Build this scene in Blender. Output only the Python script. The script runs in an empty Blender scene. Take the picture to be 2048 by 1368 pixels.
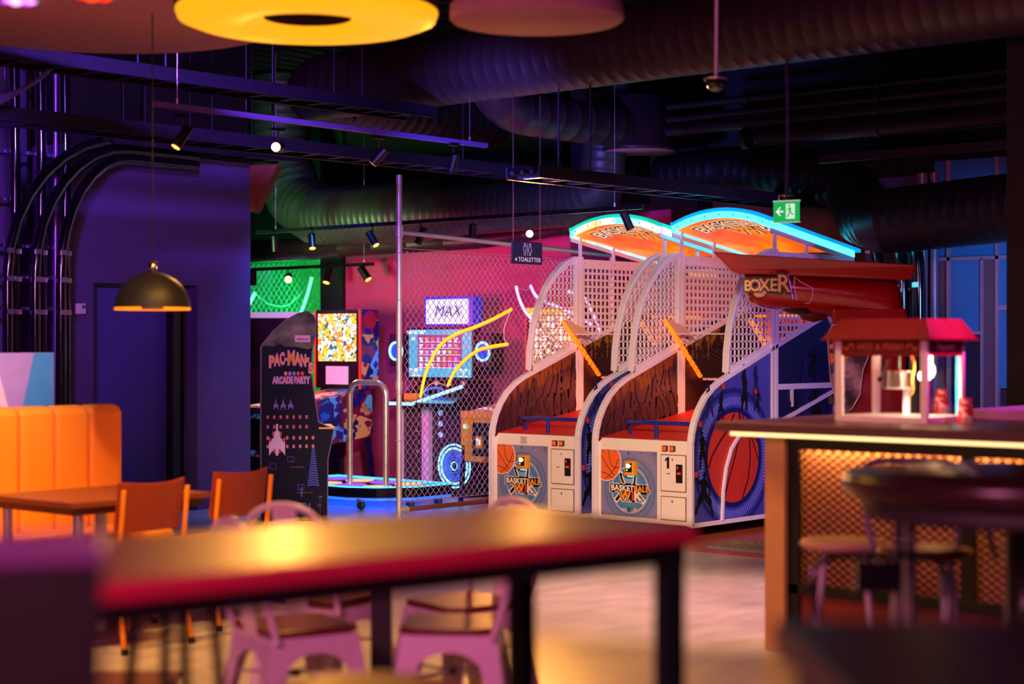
import bpy, bmesh, math, random
from mathutils import Vector, Matrix, Euler
random.seed(7)
SC = bpy.context.scene
COL = SC.collection
PI = math.pi
R = math.radians
YAW = 41.25
# ---------------------------------------------------------------- camera
cam_d = bpy.data.cameras.new('camera'); cam = bpy.data.objects.new('camera', cam_d); COL.objects.link(cam)
cam_d.sensor_width = 36; cam_d.lens = 3500 / 2048 * 36
cam.location = (0, 0, 1.48); cam.rotation_euler = (R(90), 0, R(YAW))
cam_d.clip_start = .05; cam_d.clip_end = 100
cam_d.dof.use_dof = True; cam_d.dof.focus_distance = 13.9; cam_d.dof.aperture_fstop = 1.35
SC.camera = cam
SC.view_settings.view_transform = 'Standard'; SC.view_settings.look = 'None'
SC.view_settings.gamma = 1; SC.view_settings.use_curve_mapping = False
SC.view_settings.exposure = 0.0
w = bpy.data.worlds.new('night'); SC.world = w; w.use_nodes = True
w.node_tree.nodes['Background'].inputs[0].default_value = (.22, .06, .30, 1)
w.node_tree.nodes['Background'].inputs[1].default_value = .035
# ---------------------------------------------------------------- lights (the hall's wash lights and track spots, plus added spots for single things)
def lin(c):
    return tuple(((v/255)/12.92 if v/255 <= .04045 else ((v/255+.055)/1.055)**2.4) for v in c[:3])
def aim(o, p):
    d = Vector(p) - Vector(o.location)
    o.rotation_euler = d.to_track_quat('-Z', 'Y').to_euler()
def spot(n, loc, to, col, e, ang=60, blend=.6, size=.12):
    l = bpy.data.lights.new(n, 'SPOT'); l.energy = e; l.color = col; l.spot_size = R(ang); l.spot_blend = blend; l.shadow_soft_size = size
    o = bpy.data.objects.new(n, l); COL.objects.link(o); o.location = loc; aim(o, to); return o
def area(n, loc, to, col, e, sx=1, sy=1):
    l = bpy.data.lights.new(n, 'AREA'); l.energy = e; l.color = col; l.shape = 'RECTANGLE'; l.size = sx; l.size_y = sy
    o = bpy.data.objects.new(n, l); COL.objects.link(o); o.location = loc; aim(o, to); return o
WARM = (1, .60, .22); MAG = (1, .05, .42); VIO = (.32, .08, 1); BLU = (.06, .12, 1); PNK = (1, .25, .62)
spot('key_spot_machines', (-3.6, 4.4, 2.7), (-8.9, 10.7, .45), (1, .70, .48), 2300, 32, .7)
spot('key_spot_bench', (-5.6, 4.6, 3.5), (-8.3, 5.5, .7), (1, .66, .22), 620, 50, .7)
spot('warm_floor_spot_left', (-6.6, 4.0, 3.9), (-6.6, 4.6, 0), (1, .55, .22), 520, 62, .8)
spot('warm_floor_spot_mid', (-6.0, 7.6, 3.9), (-5.6, 8.2, 0), (1, .58, .42), 900, 50, .8)
spot('warm_counter_spot', (-4.0, 5.6, 3.4), (-4.5, 7.1, .6), (1, .55, .20), 90, 60, .8)
area('magenta_wash_front', (-1.2, -1.2, 3.0), (-6, 7, .8), (1, .21, .46), 250, 1.2, .8)
spot('violet_wash_right', (-3.2, 11.4, 2.9), (-7.6, 11.4, 1.2), (.50, .26, 1), 360, 60, .8, .4)
spot('violet_wash_wall', (-6.6, 5.4, 3.7), (-12.2, 8.9, 1.6), (.30, .11, 1), 1900, 56, .9)
spot('fence_fill', (-6.4, 6.6, 3.0), (-10.0, 11.1, 1.3), (1, .55, .66), 420, 24, .8, .1)  # added light without a fixture, brightens the chain link
spot('partition_fill', (-6.6, 4.6, 2.9), (-8.4, 5.45, 1.35), (.42, .40, 1), 150, 26, .8, .1)  # added light, turns the partition print bluer
spot('magenta_floor_wash', (-3.0, 10.6, 3.9), (-4.8, 6.6, 0), (.95, .20, .80), 700, 75, .8)
spot('magenta_wash_wall', (-12.6, 10.4, 1.7), (-12.4, 12.75, 1.5), (1, .04, .30), 170, 110, .8, .2)
spot('magenta_wash_wall_right', (-11.0, 10.8, 1.9), (-11.0, 12.75, 1.2), (.9, .03, .40), 120, 110, .8, .2)
spot('green_fill_duct', (-13.2, 10.2, 1.9), (-13.0, 12.0, 2.9), (.30, 1, .35), 170, 80, .9, .2)  # added light, gives the thick duct its green tint
spot('blue_wash_dance_floor', (-11.9, 11.0, 3.2), (-12.0, 11.2, 0), (.06, .18, 1), 260, 95, .6)
spot('green_wash_wall', (-15.3, 12.9, 1.9), (-16.6, 15.0, 1.9), (.03, 1, .30), 260, 100, .5, .2)
spot('blue_wash_windows', (-5.4, 12.0, 1.9), (-6.6, 13.5, 1.9), (.12, .38, .9), 120, 80, .6, .2)
spot('pink_popcorn_fill', (-2.2, 8.2, 3.4), (-3.95, 7.55, 1.58), (1, .06, .50), 1400, 15, .8, .1)  # added light, makes the popcorn roof side pink
spot('cabinet_art_fill', (-8.2, 5.4, 3.1), (-10.8, 9.6, 1.1), (1, .68, .95), 420, 26, .8, .1)  # added light, lifts the cabinet's side print
spot('orange_wash_back', (-9.4, 12.4, 3.4), (-9.0, 13.5, 1.9), (1, .22, .05), 130, 100, .8)
spot('blue_wash_ceiling', (-8.0, 7.6, 2.2), (-9.3, 11.6, 3.45), (.16, .12, 1), 900, 44, .9)
spot('violet_wash_hoses', (-8.5, 4.6, 2.7), (-12.4, 7.6, 2.4), (.34, .10, 1), 700, 45, .9)
# ---------------------------------------------------------------- material helpers
class NT:
    def __init__(s, name):
        s.mat = bpy.data.materials.new(name); s.mat.use_nodes = True
        s.t = s.mat.node_tree; s.b = s.t.nodes['Principled BSDF']
        s.co = s.t.nodes.new('ShaderNodeTexCoord').outputs['Object']
    def inp(s, sock, v):
        if hasattr(v, 'is_output'): s.t.links.new(v, sock)
        elif isinstance(v, (tuple, list)): sock.default_value = tuple(v) + ((1,) if len(v) == 3 and sock.type == 'RGBA' else ())
        else: sock.default_value = v
    def m(s, op, a, b=None, c=None):
        n = s.t.nodes.new('ShaderNodeMath'); n.operation = op; s.inp(n.inputs[0], a)
        if b is not None: s.inp(n.inputs[1], b)
        if c is not None: s.inp(n.inputs[2], c)
        return n.outputs[0]
    def xyz(s):
        n = s.t.nodes.new('ShaderNodeSeparateXYZ'); s.inp(n.inputs[0], s.co); return n.outputs
    def mix(s, f, a, b, blend='MIX'):
        n = s.t.nodes.new('ShaderNodeMix'); n.data_type = 'RGBA'; n.blend_type = blend
        s.inp(n.inputs[0], f); s.inp(n.inputs[6], a); s.inp(n.inputs[7], b); return n.outputs[2]
    def mapped(s, sc):
        n = s.t.nodes.new('ShaderNodeMapping'); s.inp(n.inputs[0], s.co); n.inputs[3].default_value = sc; return n.outputs[0]
    def noise(s, scale, vec=None, detail=3):
        n = s.t.nodes.new('ShaderNodeTexNoise'); n.inputs['Scale'].default_value = scale; n.inputs['Detail'].default_value = detail
        s.inp(n.inputs[0], vec or s.co); return n.outputs[0], n.outputs[1]
    def vor(s, scale, vec=None):
        n = s.t.nodes.new('ShaderNodeTexVoronoi'); n.inputs['Scale'].default_value = scale; s.inp(n.inputs[0], vec or s.co); return n.outputs[0], n.outputs[1]
    def wave(s, scale, axis='X', dist=0, vec=None):
        n = s.t.nodes.new('ShaderNodeTexWave'); n.bands_direction = axis; n.inputs['Scale'].default_value = scale; n.inputs['Distortion'].default_value = dist
        s.inp(n.inputs[0], vec or s.co); return n.outputs[1]
    def ramp(s, f, stops, const=False):
        n = s.t.nodes.new('ShaderNodeValToRGB'); e = n.color_ramp.elements
        if const: n.color_ramp.interpolation = 'CONSTANT'
        while len(e) < len(stops): e.new(.5)
        for i, (p, c) in enumerate(stops): e[i].position = p; e[i].color = tuple(lin(c)) + (1,)
        s.inp(n.inputs[0], f); return n.outputs[0]
    def step(s, v, a, b, soft=None):      # 1 where a < v < b
        return s.m('MULTIPLY', s.m('GREATER_THAN', v, a), s.m('LESS_THAN', v, b))
    def bump(s, h, k=.3, d=.01):
        n = s.t.nodes.new('ShaderNodeBump'); n.inputs['Strength'].default_value = k; n.inputs['Distance'].default_value = d
        s.inp(n.inputs['Height'], h); s.t.links.new(n.outputs[0], s.b.inputs['Normal'])
    def out(s, col, rough=.5, metal=0, emit=0, coat=0):
        s.inp(s.b.inputs['Base Color'], col); s.inp(s.b.inputs['Roughness'], rough); s.b.inputs['Metallic'].default_value = metal
        if coat: s.b.inputs['Coat Weight'].default_value = coat; s.b.inputs['Coat Roughness'].default_value = .05
        if emit: s.inp(s.b.inputs['Emission Color'], col); s.b.inputs['Emission Strength'].default_value = emit
        return s.mat
MATS = {}
def M(name, col, rough=.5, metal=0, emit=0, var=.12, scale=14, coat=0, bump=0):
    if name in MATS: return MATS[name]
    n = NT(name); c = lin(col)
    if emit:
        n.b.inputs['Base Color'].default_value = tuple(c)+(1,); n.b.inputs['Roughness'].default_value = rough
        n.b.inputs['Emission Color'].default_value = tuple(c)+(1,); n.b.inputs['Emission Strength'].default_value = emit
    else:
        f, _ = n.noise(scale)
        col2 = n.mix(f, tuple(v*(1-var) for v in c), tuple(min(1, v*(1+var)) for v in c))
        n.out(col2, n.m('ADD', n.m('MULTIPLY', f, .15), rough-.07), metal, 0, coat)
        if bump: n.bump(n.noise(scale*6)[0], bump)
    MATS[name] = n.mat; return n.mat
def glass(name, col=(1, 1, 1), rough=.02, alpha=.12):
    if name in MATS: return MATS[name]
    m = bpy.data.materials.new(name); m.use_nodes = True; t = m.node_tree; b = t.nodes['Principled BSDF']
    b.inputs['Base Color'].default_value = tuple(col)+(1,); b.inputs['Roughness'].default_value = rough
    b.inputs['Transmission Weight'].default_value = 1; b.inputs['IOR'].default_value = 1.03
    b.inputs['Coat Weight'].default_value = .5; b.inputs['Coat Roughness'].default_value = .03
    MATS[name] = m; return m
# ---------------------------------------------------------------- mesh helpers
class MB:
    def __init__(s): s.v = []; s.f = []; s.sm = []
    def add(s, vs, fs, smooth=False):
        o = len(s.v); s.v += [tuple(p) for p in vs]; s.f += [tuple(i+o for i in f) for f in fs]; s.sm += [smooth]*len(fs); return s
    def box(s, x0, x1, y0, y1, z0, z1):
        return s.add([(x0,y0,z0),(x1,y0,z0),(x1,y1,z0),(x0,y1,z0),(x0,y0,z1),(x1,y0,z1),(x1,y1,z1),(x0,y1,z1)],
                     [(0,3,2,1),(4,5,6,7),(0,1,5,4),(1,2,6,5),(2,3,7,6),(3,0,4,7)])
    def prism(s, poly, ax, a0, a1):      # poly = 2-D outline in the two other axes (in xyz order)
        n = len(poly)
        def P(p, a):
            return (a, p[0], p[1]) if ax == 0 else (p[0], a, p[1]) if ax == 1 else (p[0], p[1], a)
        vs = [P(p, a0) for p in poly] + [P(p, a1) for p in poly]
        return s.add(vs, [tuple(range(n))[::-1], tuple(range(n, 2*n))] + [(i, (i+1) % n, n+(i+1) % n, n+i) for i in range(n)])
    def tube(s, pts, r, n=8, caps=True, closed=False):
        pts = [Vector(p) for p in pts]; L = len(pts); rs = r if isinstance(r, (list, tuple)) else [r]*L
        vs = []; nrm = None
        for i, p in enumerate(pts):
            a = pts[i-1] if (i or closed) else p; b = pts[(i+1) % L] if (i < L-1 or closed) else p
            d = (b-a).normalized()
            if nrm is None:
                nrm = d.cross(Vector((0,0,1))) if abs(d.z) < .95 else d.cross(Vector((1,0,0)))
            nrm = (nrm - d*nrm.dot(d)).normalized(); q = d.cross(nrm)
            for k in range(n):
                t = 2*PI*(k+.5)/n; vs.append(p + (nrm*math.cos(t)+q*math.sin(t))*rs[i])
        fs = []
        for i in range(L if closed else L-1):
            j = (i+1) % L
            for k in range(n): fs.append((i*n+k, i*n+(k+1) % n, j*n+(k+1) % n, j*n+k))
        s.add(vs, fs, n > 4)
        if caps and not closed: s.add(vs[:n], [tuple(range(n))[::-1]]); s.add(vs[-n:], [tuple(range(n))])
        return s
    def bar(s, a, b, w, h=None, up=(0,0,1)):     # square bar between two points
        a = Vector(a); b = Vector(b); d = (b-a).normalized(); u = Vector(up)
        if abs(d.dot(u)) > .98: u = Vector((1, 0, 0))
        x = d.cross(u).normalized(); y = x.cross(d); h = h or w
        vs = [p + x*sx*w/2 + y*sy*h/2 for p in (a, b) for sx, sy in ((-1,-1),(1,-1),(1,1),(-1,1))]
        return s.add(vs, [(0,1,2,3)[::-1],(4,5,6,7),(0,1,5,4),(1,2,6,5),(2,3,7,6),(3,0,4,7)])
    def lathe(s, prof, c=(0,0,0), n=32, a0=0, a1=2*PI, axis=2):
        full = abs(a1-a0-2*PI) < 1e-6; m = n if full else n+1; vs = []
        for i in range(m):
            t = a0+(a1-a0)*i/n
            for r, z in prof:
                p = (r*math.cos(t), r*math.sin(t), z)
                if axis == 1: p = (p[0], p[2], p[1])
                if axis == 0: p = (p[2], p[0], p[1])
                vs.append((c[0]+p[0], c[1]+p[1], c[2]+p[2]))
        k = len(prof); fs = []
        for i in range(n):
            j = (i+1) % m
            for q in range(k-1): fs.append((i*k+q, j*k+q, j*k+q+1, i*k+q+1))
        return s.add(vs, fs, True)
    def poly(s, fr, pts):                # flat polygon in a frame (origin, U, V)
        o, U, V = fr; return s.add([o+U*p[0]+V*p[1] for p in pts], [tuple(range(len(pts)))])
    def line2(s, fr, pts, w, closed=False):
        o, U, V = fr; P = [Vector((p[0], p[1])) for p in pts]; L = len(P); a = []; b = []
        for i, p in enumerate(P):
            q = P[(i-1) % L] if (i or closed) else p; r = P[(i+1) % L] if (i < L-1 or closed) else p
            d = (r-q).normalized(); nn = Vector((-d.y, d.x))*w/2; a.append(p+nn); b.append(p-nn)
        vs = [o+U*p.x+V*p.y for p in a+b]; m = L if closed else L-1
        return s.add(vs, [(i, (i+1) % L, L+(i+1) % L, L+i) for i in range(m)])
    def build(s, name, mat, parent=None, bevel=0, loc=None, kind=None, label=None, seg=2):
        me = bpy.data.meshes.new(name); me.from_pydata(s.v, [], s.f)
        me.polygons.foreach_set('use_smooth', s.sm)
        bm = bmesh.new(); bm.from_mesh(me); bmesh.ops.recalc_face_normals(bm, faces=bm.faces); bm.to_mesh(me); bm.free()
        if mat: me.materials.append(mat)
        o = bpy.data.objects.new(name, me); COL.objects.link(o)
        if parent: o.parent = parent
        if loc: o.location = loc
        if bevel:
            b = o.modifiers.new('b', 'BEVEL'); b.width = bevel; b.segments = seg; b.limit_method = 'ANGLE'; b.angle_limit = R(40)
        if kind: o['kind'] = kind
        if label: o['label'] = label
        return o
def thing(name, label, cat, loc=(0,0,0), rz=0, group=None):
    o = bpy.data.objects.new(name, None); COL.objects.link(o); o.location = loc; o.rotation_euler = (0, 0, rz)
    o.empty_display_size = .1
    o['label'] = label; o['category'] = cat
    if group: o['group'] = group
    return o
def tag(o, label, cat, group=None):
    o['label'] = label; o['category'] = cat
    if group: o['group'] = group
    return o
def struct(o): o['kind'] = 'structure'; return o
def circ(cx, cy, r, n=32, a0=0, a1=360, sy=1):
    return [(cx+r*math.cos(R(a0+(a1-a0)*i/n)), cy+r*sy*math.sin(R(a0+(a1-a0)*i/n))) for i in range(n if a1-a0 == 360 else n+1)]
def frame(o, U, V): return (Vector(o), Vector(U), Vector(V))
def text(name, s, size, mat, parent, fr, at=(0, 0), ext=.001, offset=0, align='CENTER', shear=0, sx=1, label=None, bold=0):
    cu = bpy.data.curves.new(name, 'FONT'); cu.body = s; cu.size = size; cu.extrude = ext; cu.offset = offset+bold; cu.align_x = align
    cu.align_y = 'CENTER'; cu.shear = shear; cu.resolution_u = 3
    tmp = bpy.data.objects.new('t', cu); COL.objects.link(tmp)
    dg = bpy.context.evaluated_depsgraph_get(); me = bpy.data.meshes.new_from_object(tmp.evaluated_get(dg)); me.name = name
    bpy.data.objects.remove(tmp); bpy.data.curves.remove(cu)
    o_, U, V = fr; N = U.cross(V)
    for v in me.vertices:
        p = v.co.copy(); v.co = o_ + U*(p.x*sx+at[0]) + V*(p.y+at[1]) + N*(p.z+ext)
    me.materials.clear(); me.materials.append(mat)
    o = bpy.data.objects.new(name, me); COL.objects.link(o); o.parent = parent
    if label: o['label'] = label
    return o
def twidth(s, size):
    cu = bpy.data.curves.new('w', 'FONT'); cu.body = s; cu.size = size; tmp = bpy.data.objects.new('t', cu); COL.objects.link(tmp)
    bpy.context.view_layer.update(); w_ = tmp.dimensions.x; bpy.data.objects.remove(tmp); bpy.data.curves.remove(cu); return w_
def multi(parts, size, width, parent, fr_of, at, outline=None, bold=.002, layers=()):
    """words printed side by side: parts = [(text, ink)], fitted to width; layers = [(ink, spread)] printed beneath"""
    full = ''.join(p[0] for p in parts); w0 = twidth(full, size); sx = width/w0; k = 0
    for ink_, off in layers: text('lettering', full, size, ink_, parent, fr_of(k), at, .0001, off, sx=sx); k += 1
    done = ''
    for s, ink_ in parts:
        rest = full[len(done):]; x0 = (w0-twidth(rest, size))*sx-width/2
        text('lettering', s, size, ink_, parent, fr_of(k), (at[0]+x0, at[1]), .0001, bold, align='LEFT', sx=sx); done += s
def person_print(mb, fr, x, y, h, pose=0, flip=1):
    """flat silhouette of a player, h tall, feet at (x, y)"""
    h0 = h; P = {0: dict(hip=(0,.5), sh=(.02,.82), head=(.03,.93), k1=(-.10,.27), f1=(-.16,0), k2=(.08,.26), f2=(.10,-.02), e1=(.06,.98), h1=(.10,1.14), e2=(-.08,.68), h2=(-.12,.56)),
         1: dict(hip=(0,.5), sh=(.0,.80), head=(.0,.92), k1=(-.09,.25), f1=(-.13,0), k2=(.05,.25), f2=(.06,0), e1=(-.12,.86), h1=(-.05,1.12), e2=(-.02,.98), h2=(-.02,1.12)),
         2: dict(hip=(0,.52), sh=(.0,.82), head=(.02,.94), k1=(-.16,.34), f1=(-.26,.10), k2=(.18,.30), f2=(.27,.02), e1=(-.18,.76), h1=(-.26,.92), e2=(.14,.66), h2=(.16,.48)),
         3: dict(hip=(0,.5), sh=(.03,.82), head=(.04,.94), k1=(-.12,.30), f1=(-.22,.10), k2=(.04,.24), f2=(.06,0), e1=(-.08,.72), h1=(-.16,.82), e2=(.12,.68), h2=(.14,.52))}[pose]
    N_ = fr[1].cross(fr[2]).normalized(); st = [0]
    def up(): st[0] += 1; return (fr[0]+N_*(st[0]*.00025), fr[1], fr[2])
    def q(k): return (x+flip*P[k][0]*h*1.25, y+P[k][1]*h)
    def cap(a, b, w):
        w *= 1.55; mb.line2(up(), [a, b], w*h); mb.poly(up(), circ(a[0], a[1], w*h/2, 8)); mb.poly(up(), circ(b[0], b[1], w*h/2, 8))
    hip, sh = q('hip'), q('sh')
    mb.poly(up(), [(hip[0]-.09*h, hip[1]-.05*h), (hip[0]+.10*h, hip[1]-.05*h), (sh[0]+.13*h, sh[1]), (sh[0]-.13*h, sh[1])])
    mb.poly(up(), circ(*q('head'), .068*h, 10)); cap(sh, q('head'), .05)
    for a, b in (('k1', 'f1'), ('k2', 'f2')): cap(hip, q(a), .11); cap(q(a), q(b), .06)
    for a, b in (('e1', 'h1'), ('e2', 'h2')): cap(sh, q(a), .055); cap(q(a), q(b), .04)
    return q('h1')
# camera model, for laying far, frame-crossing runs (ducts, trays) at their real depth
CY, SY = math.cos(R(YAW)), math.sin(R(YAW))
def ray(px, py):
    rx = (px-1024)/3500; rz = (684-py)/3500; return (CY*rx-SY, SY*rx+CY, rz)
def onX(px, py, X): a = ray(px, py); t = X/a[0]; return (X, a[1]*t, 1.48+a[2]*t)
def onY(px, py, Y): a = ray(px, py); t = Y/a[1]; return (a[0]*t, Y, 1.48+a[2]*t)
def at(px, py, t): a = ray(px, py); return (a[0]*t, a[1]*t, 1.48+a[2]*t)
def cam2(x, y): return (CY*x-SY*y, SY*x+CY*y)      # camera-floor coordinates -> room
def smooth_pts(P, n=6):
    out = []
    for i in range(len(P)-1):
        p0 = P[max(i-1, 0)]; p1 = P[i]; p2 = P[i+1]; p3 = P[min(i+2, len(P)-1)]
        for k in range(n):
            u = k/n; out.append(tuple(.5*((2*b)+(-a+c_)*u+(2*a-5*b+4*c_-d_)*u*u+(-a+3*b-3*c_+d_)*u**3) for a, b, c_, d_ in zip(p0, p1, p2, p3)))
    return out+[tuple(P[-1])]
# ================================================================ setting
def floor_mat():
    n = NT('polished concrete'); f, _ = n.noise(1.3, None, 6); g, _ = n.noise(9, n.mapped((1, .35, 1)), 5)
    a = n.ramp(n.m('ADD', n.m('MULTIPLY', f, .6), n.m('MULTIPLY', g, .4)), [(.3, (150, 138, 128)), (.7, (196, 184, 170))])
    n.out(a, n.m('ADD', n.m('MULTIPLY', g, .25), .25)); n.bump(g, .08); return n.mat
struct(MB().box(-24, 3, -4, 20, -.1, 0).build('floor', floor_mat()))
M_vinyl = M('orange brown vinyl', (176, 84, 40), .35)
struct(MB().box(-9.9, -4.0, 10.12, 13.6, 0, .004).build('floor_vinyl_zone', M_vinyl))
blk = M('flat black', (14, 11, 15), .7)
blkm = M('black painted steel', (20, 17, 22), .42, 0)
prof = []
x = -24.0
while x < 3:
    prof += [(x, 4.3), (x+.09, 4.3), (x+.12, 4.38), (x+.21, 4.38)]; x += .24
prof += [(3, 4.3), (3, 4.5), (-24, 4.5)]
struct(MB().prism([(p[0], p[1]) for p in prof], 1, -4, 20).build('ceiling', M('dark steel deck', (17, 14, 13), .85)))
wallm = M('indigo painted wall', (86, 70, 122), .8, bump=.1)
struct(MB().box(-12.6, -12.25, 8.31, 8.674, 0, 3.1).box(-12.6, -12.25, 9.766, 10.37, 0, 3.1).box(-12.6, -12.25, 8.674, 9.766, 1.975, 3.1).build('wall_left', wallm))
struct(MB().box(-12.62, -12.3, 8.31, 10.37, 3.1, 4.3).build('wall_left_dark_top', blk))  # black band put in for the dark upper part of the wall
struct(MB().box(-20, -12.6, 8.31, 8.4, 0, 4.3).build('wall_left_return', blk))
def corr_mat():
    n = NT('purple sheet wall'); n.out(tuple(lin((92, 74, 120))), .5); n.bump(n.wave(2.2, 'Y'), .5, .03); return n.mat
struct(MB().box(-12.75, -12.62, -3, 8.31, 0, 4.3).build('wall_left_sheet', corr_mat()))
# the door in the left wall: dark leaf, wide frame, hinge plate
d = MB().box(-12.42, -12.37, 8.70, 9.52, .01, 1.95).build('door_1', M('navy door leaf', (72, 66, 150), .6), bevel=.004); struct(d)
MB().box(-12.372, -12.365, 8.70, 8.715, 1.62, 1.74).build('hinge', M('pale plastic', (196, 188, 190), .5), d)
MB().box(-12.39, -12.36, 8.80, 9.40, .05, .25).build('kick_plate', M('navy plate', (40, 36, 70), .4, .3), d)
struct(MB().box(-12.42, -12.28, 9.52, 9.60, 0, 1.975).box(-12.42, -12.3, 8.674, 8.70, 0, 1.975).box(-12.42, -12.3, 8.70, 9.52, 1.95, 1.975).build('trim_1', blkm))
d = MB().box(-12.5, -12.45, 9.60, 9.766, 0, 1.975).build('trim_2', M('shadow black recess', (10, 8, 14), .7)); struct(d)  # frame shadow in the recess put in as a black panel
MB().box(-12.449, -12.44, 9.63, 9.66, 1.35, 1.5).build('strike_plate', M('dull steel', (150, 140, 150), .4, .8), d)
t = MB().box(-12.25, -12.21, 8.485, 8.575, 1.71, 1.80).build('thermostat', M('white plastic', (226, 214, 214), .45), bevel=.008)
tag(t, 'small white square thermostat on the indigo wall left of the dark door', 'thermostat')
MB().box(-12.211, -12.206, 8.532, 8.565, 1.755, 1.785).build('display', M('blue lcd', (60, 110, 160), .3), t)
# back walls
pinkw = M('magenta painted wall', (190, 70, 120), .75)
struct(MB().box(-13.52, -10.55, 12.75, 12.95, 0, 2.75).build('wall_back', pinkw)); struct(MB().box(-13.9, -9.7, 12.75, 13.0, 2.75, 4.3).build('wall_back_dark_top', blk))  # upper pink wall cut off, its darkness put in as a black panel
struct(MB().box(-13.52, -10.54, 12.73, 12.75, 0, .29).build('baseboard_back', M('magenta skirting', (176, 62, 112), .6), bevel=.004))
struct(MB().box(-10.55, -10.45, 12.75, 13.6, 0, 4.3).build('wall_back_return', pinkw))
struct(MB().box(-13.86, -13.52, 12.7, 13.1, 0, 4.3).build('wall_back_column', M('dark green column', (12, 40, 34), .6)))
struct(MB().box(-10.55, -9.72, 13.6, 13.8, 0, 2.75).build('wall_back_violet', pinkw))
struct(MB().box(-9.72, -9.42, 13.35, 13.6, 0, 4.3).build('wall_back_pillar', blk))
struct(MB().box(-9.6, -1, 13.55, 13.8, 2.9, 4.3).build('wall_back_right_dark_top', blk)); struct(MB().box(-9.6, -1, 13.6, 13.8, 0, 4.3).build('wall_back_rust', M('rust red wall', (120, 52, 36), .8)))  # black panel added to darken the upper rust wall
struct(MB().box(-20, -13.7, 14.9, 15.1, 2.6, 4.3).build('wall_far_dark_top', blk)); struct(MB().box(-20, -13.7, 15.0, 15.1, 0, 4.3).build('wall_far', M('green painted wall', (60, 190, 120), .7)))  # black panel added to darken the upper green wall
struct(MB().box(-20.1, -20, 8, 15, 0, 4.3).build('wall_far_side', blk))
struct(MB().box(-17.9, -17.3, 14.97, 15, 1.9, 2.45).build('window_1', M('pale green pane', (170, 214, 190), .3)))
# right-hand glazed partition on the back wall
lil = M('lilac frame paint', (176, 120, 150), .5)
struct(MB().box(-7.74, -6.3, 13.5, 13.6, 0, 2.9).build('wall_back_lilac', corr_mat()))
bluep = M('blue glazed pane', (60, 116, 180), .3); darkp = M('dark blue pane', (26, 24, 60), .3); brp = M('mauve panel', (118, 72, 92), .6)
pan = struct(MB().box(-7.06, -6.3, 13.46, 13.5, .8, 3.0).build('window_2', M('partition backing', (60, 40, 60), .7)))
for (x0, x1, z0, z1, mm) in ((-7.05,-6.92,2.19,3.0,bluep),(-6.9,-6.49,2.19,3.0,bluep),(-7.05,-6.92,1.0,2.16,brp),(-6.9,-6.62,1.57,2.16,bluep),(-6.9,-6.62,.85,1.54,darkp),(-6.6,-6.49,.85,2.16,brp),(-6.46,-6.3,1.1,1.74,bluep),(-6.46,-6.3,1.78,3.0,bluep)):
    MB().box(x0, x1, 13.44, 13.458, z0, z1).build('pane', mm, pan)
for (x0, x1, z0, z1) in ((-6.925,-6.895,.8,3.0),(-6.49,-6.46,.8,3.0),(-6.62,-6.6,.8,2.17),(-7.06,-6.3,2.16,2.19),(-6.9,-6.62,1.54,1.57),(-6.46,-6.3,1.74,1.78)):
    MB().box(x0, x1, 13.41, 13.45, z0, z1).build('glazing_bar', lil, pan)
p = MB().tube([(-7.13, 13.38, 0), (-7.13, 13.38, 2.9)], .05, 12).tube([(-7.02, 13.38, 0), (-7.02, 13.38, 2.9)], .035, 12).build('standpipe', M('mauve painted pipe', (150, 110, 140), .35, .3))
tag(p, 'pair of mauve vertical pipes on the back wall left of the blue panes', 'pipe')
pc = onY(2013, 500, 10.4)[0]
struct(MB().box(pc, pc+.8, 10.4, 11.0, 0, 4.3).build('wall_right_pillar', blk))
# ---------------------------------------------------------------- ducts
def duct_mat(name, c):
    n = NT(name); f, _ = n.noise(5); n.out(n.mix(f, tuple(lin([v*.8 for v in c])), tuple(lin([min(255, v*1.15) for v in c]))), .42, .25); return n.mat
dm = duct_mat('dark grey duct paint', (58, 42, 46)); dmg = duct_mat('green grey duct paint', (66, 70, 62)); dmd = duct_mat('near black duct paint', (28, 22, 24))
def duct(pts, rad, label, m, ribs=.12, rib=.0028, n=30):
    P = []
    for p in pts:
        if not P or (Vector(p)-P[-1]).length > .01: P.append(Vector(p))
    rr = rad if isinstance(rad, (list, tuple)) else [rad]*len(P)
    out = []; rs = []; acc = 0; nxt = ribs
    for i in range(len(P)-1):
        d = (P[i+1]-P[i]); L = d.length; u = d/L; out.append(P[i]); rs.append(rr[i])
        while nxt < acc+L-.02:
            t = nxt-acc; q = P[i]+u*t; r0 = rr[i]+(rr[i+1]-rr[i])*t/L
            if t > .015:
                for dt, dr in ((-.012, 0), (-.005, rib), (.005, rib), (.012, 0)): out.append(q+u*dt); rs.append(r0+dr)
            nxt += ribs
        acc += L
    out.append(P[-1]); rs.append(rr[-1])
    o = MB().tube(out, rs, n).build('air_duct', m); tag(o, label, 'duct'); return o
def arc3(c, a, b, r0, n=6):      # quarter bend in the plane of unit vectors a -> b about c
    c = Vector(c); a = Vector(a); b = Vector(b); return [tuple(c+a*r0*math.cos(PI/2*i/n)+b*r0*math.sin(PI/2*i/n)) for i in range(n+1)]
duct([(-1.0, 9.97, 3.61), (-10.7, 9.97, 3.61)]+arc3((-10.7, 10.5, 3.61), (0,-1,0), (-1,0,0), .53)+[(-11.23, 12.5, 3.61)], .272, 'long dark spiral duct running under the deck across the whole upper frame', dm)
duct(arc3((-9.3, 10.75, 3.9), (0,-1,0), (0,0,-1), .56)+[(-9.3, 12.1, 3.34)], .18, 'short indigo duct under the long duct, ending in the round diffuser', dm, .2)
o = MB().lathe([(0, 3.17), (.30, 3.17), (.31, 3.15), (.33, 3.15), (.33, 3.18), (.305, 3.20), (.305, 3.62), (0, 3.62)], (-9.3, 12.3, 0), 40).build('air_diffuser', dm)
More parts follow.
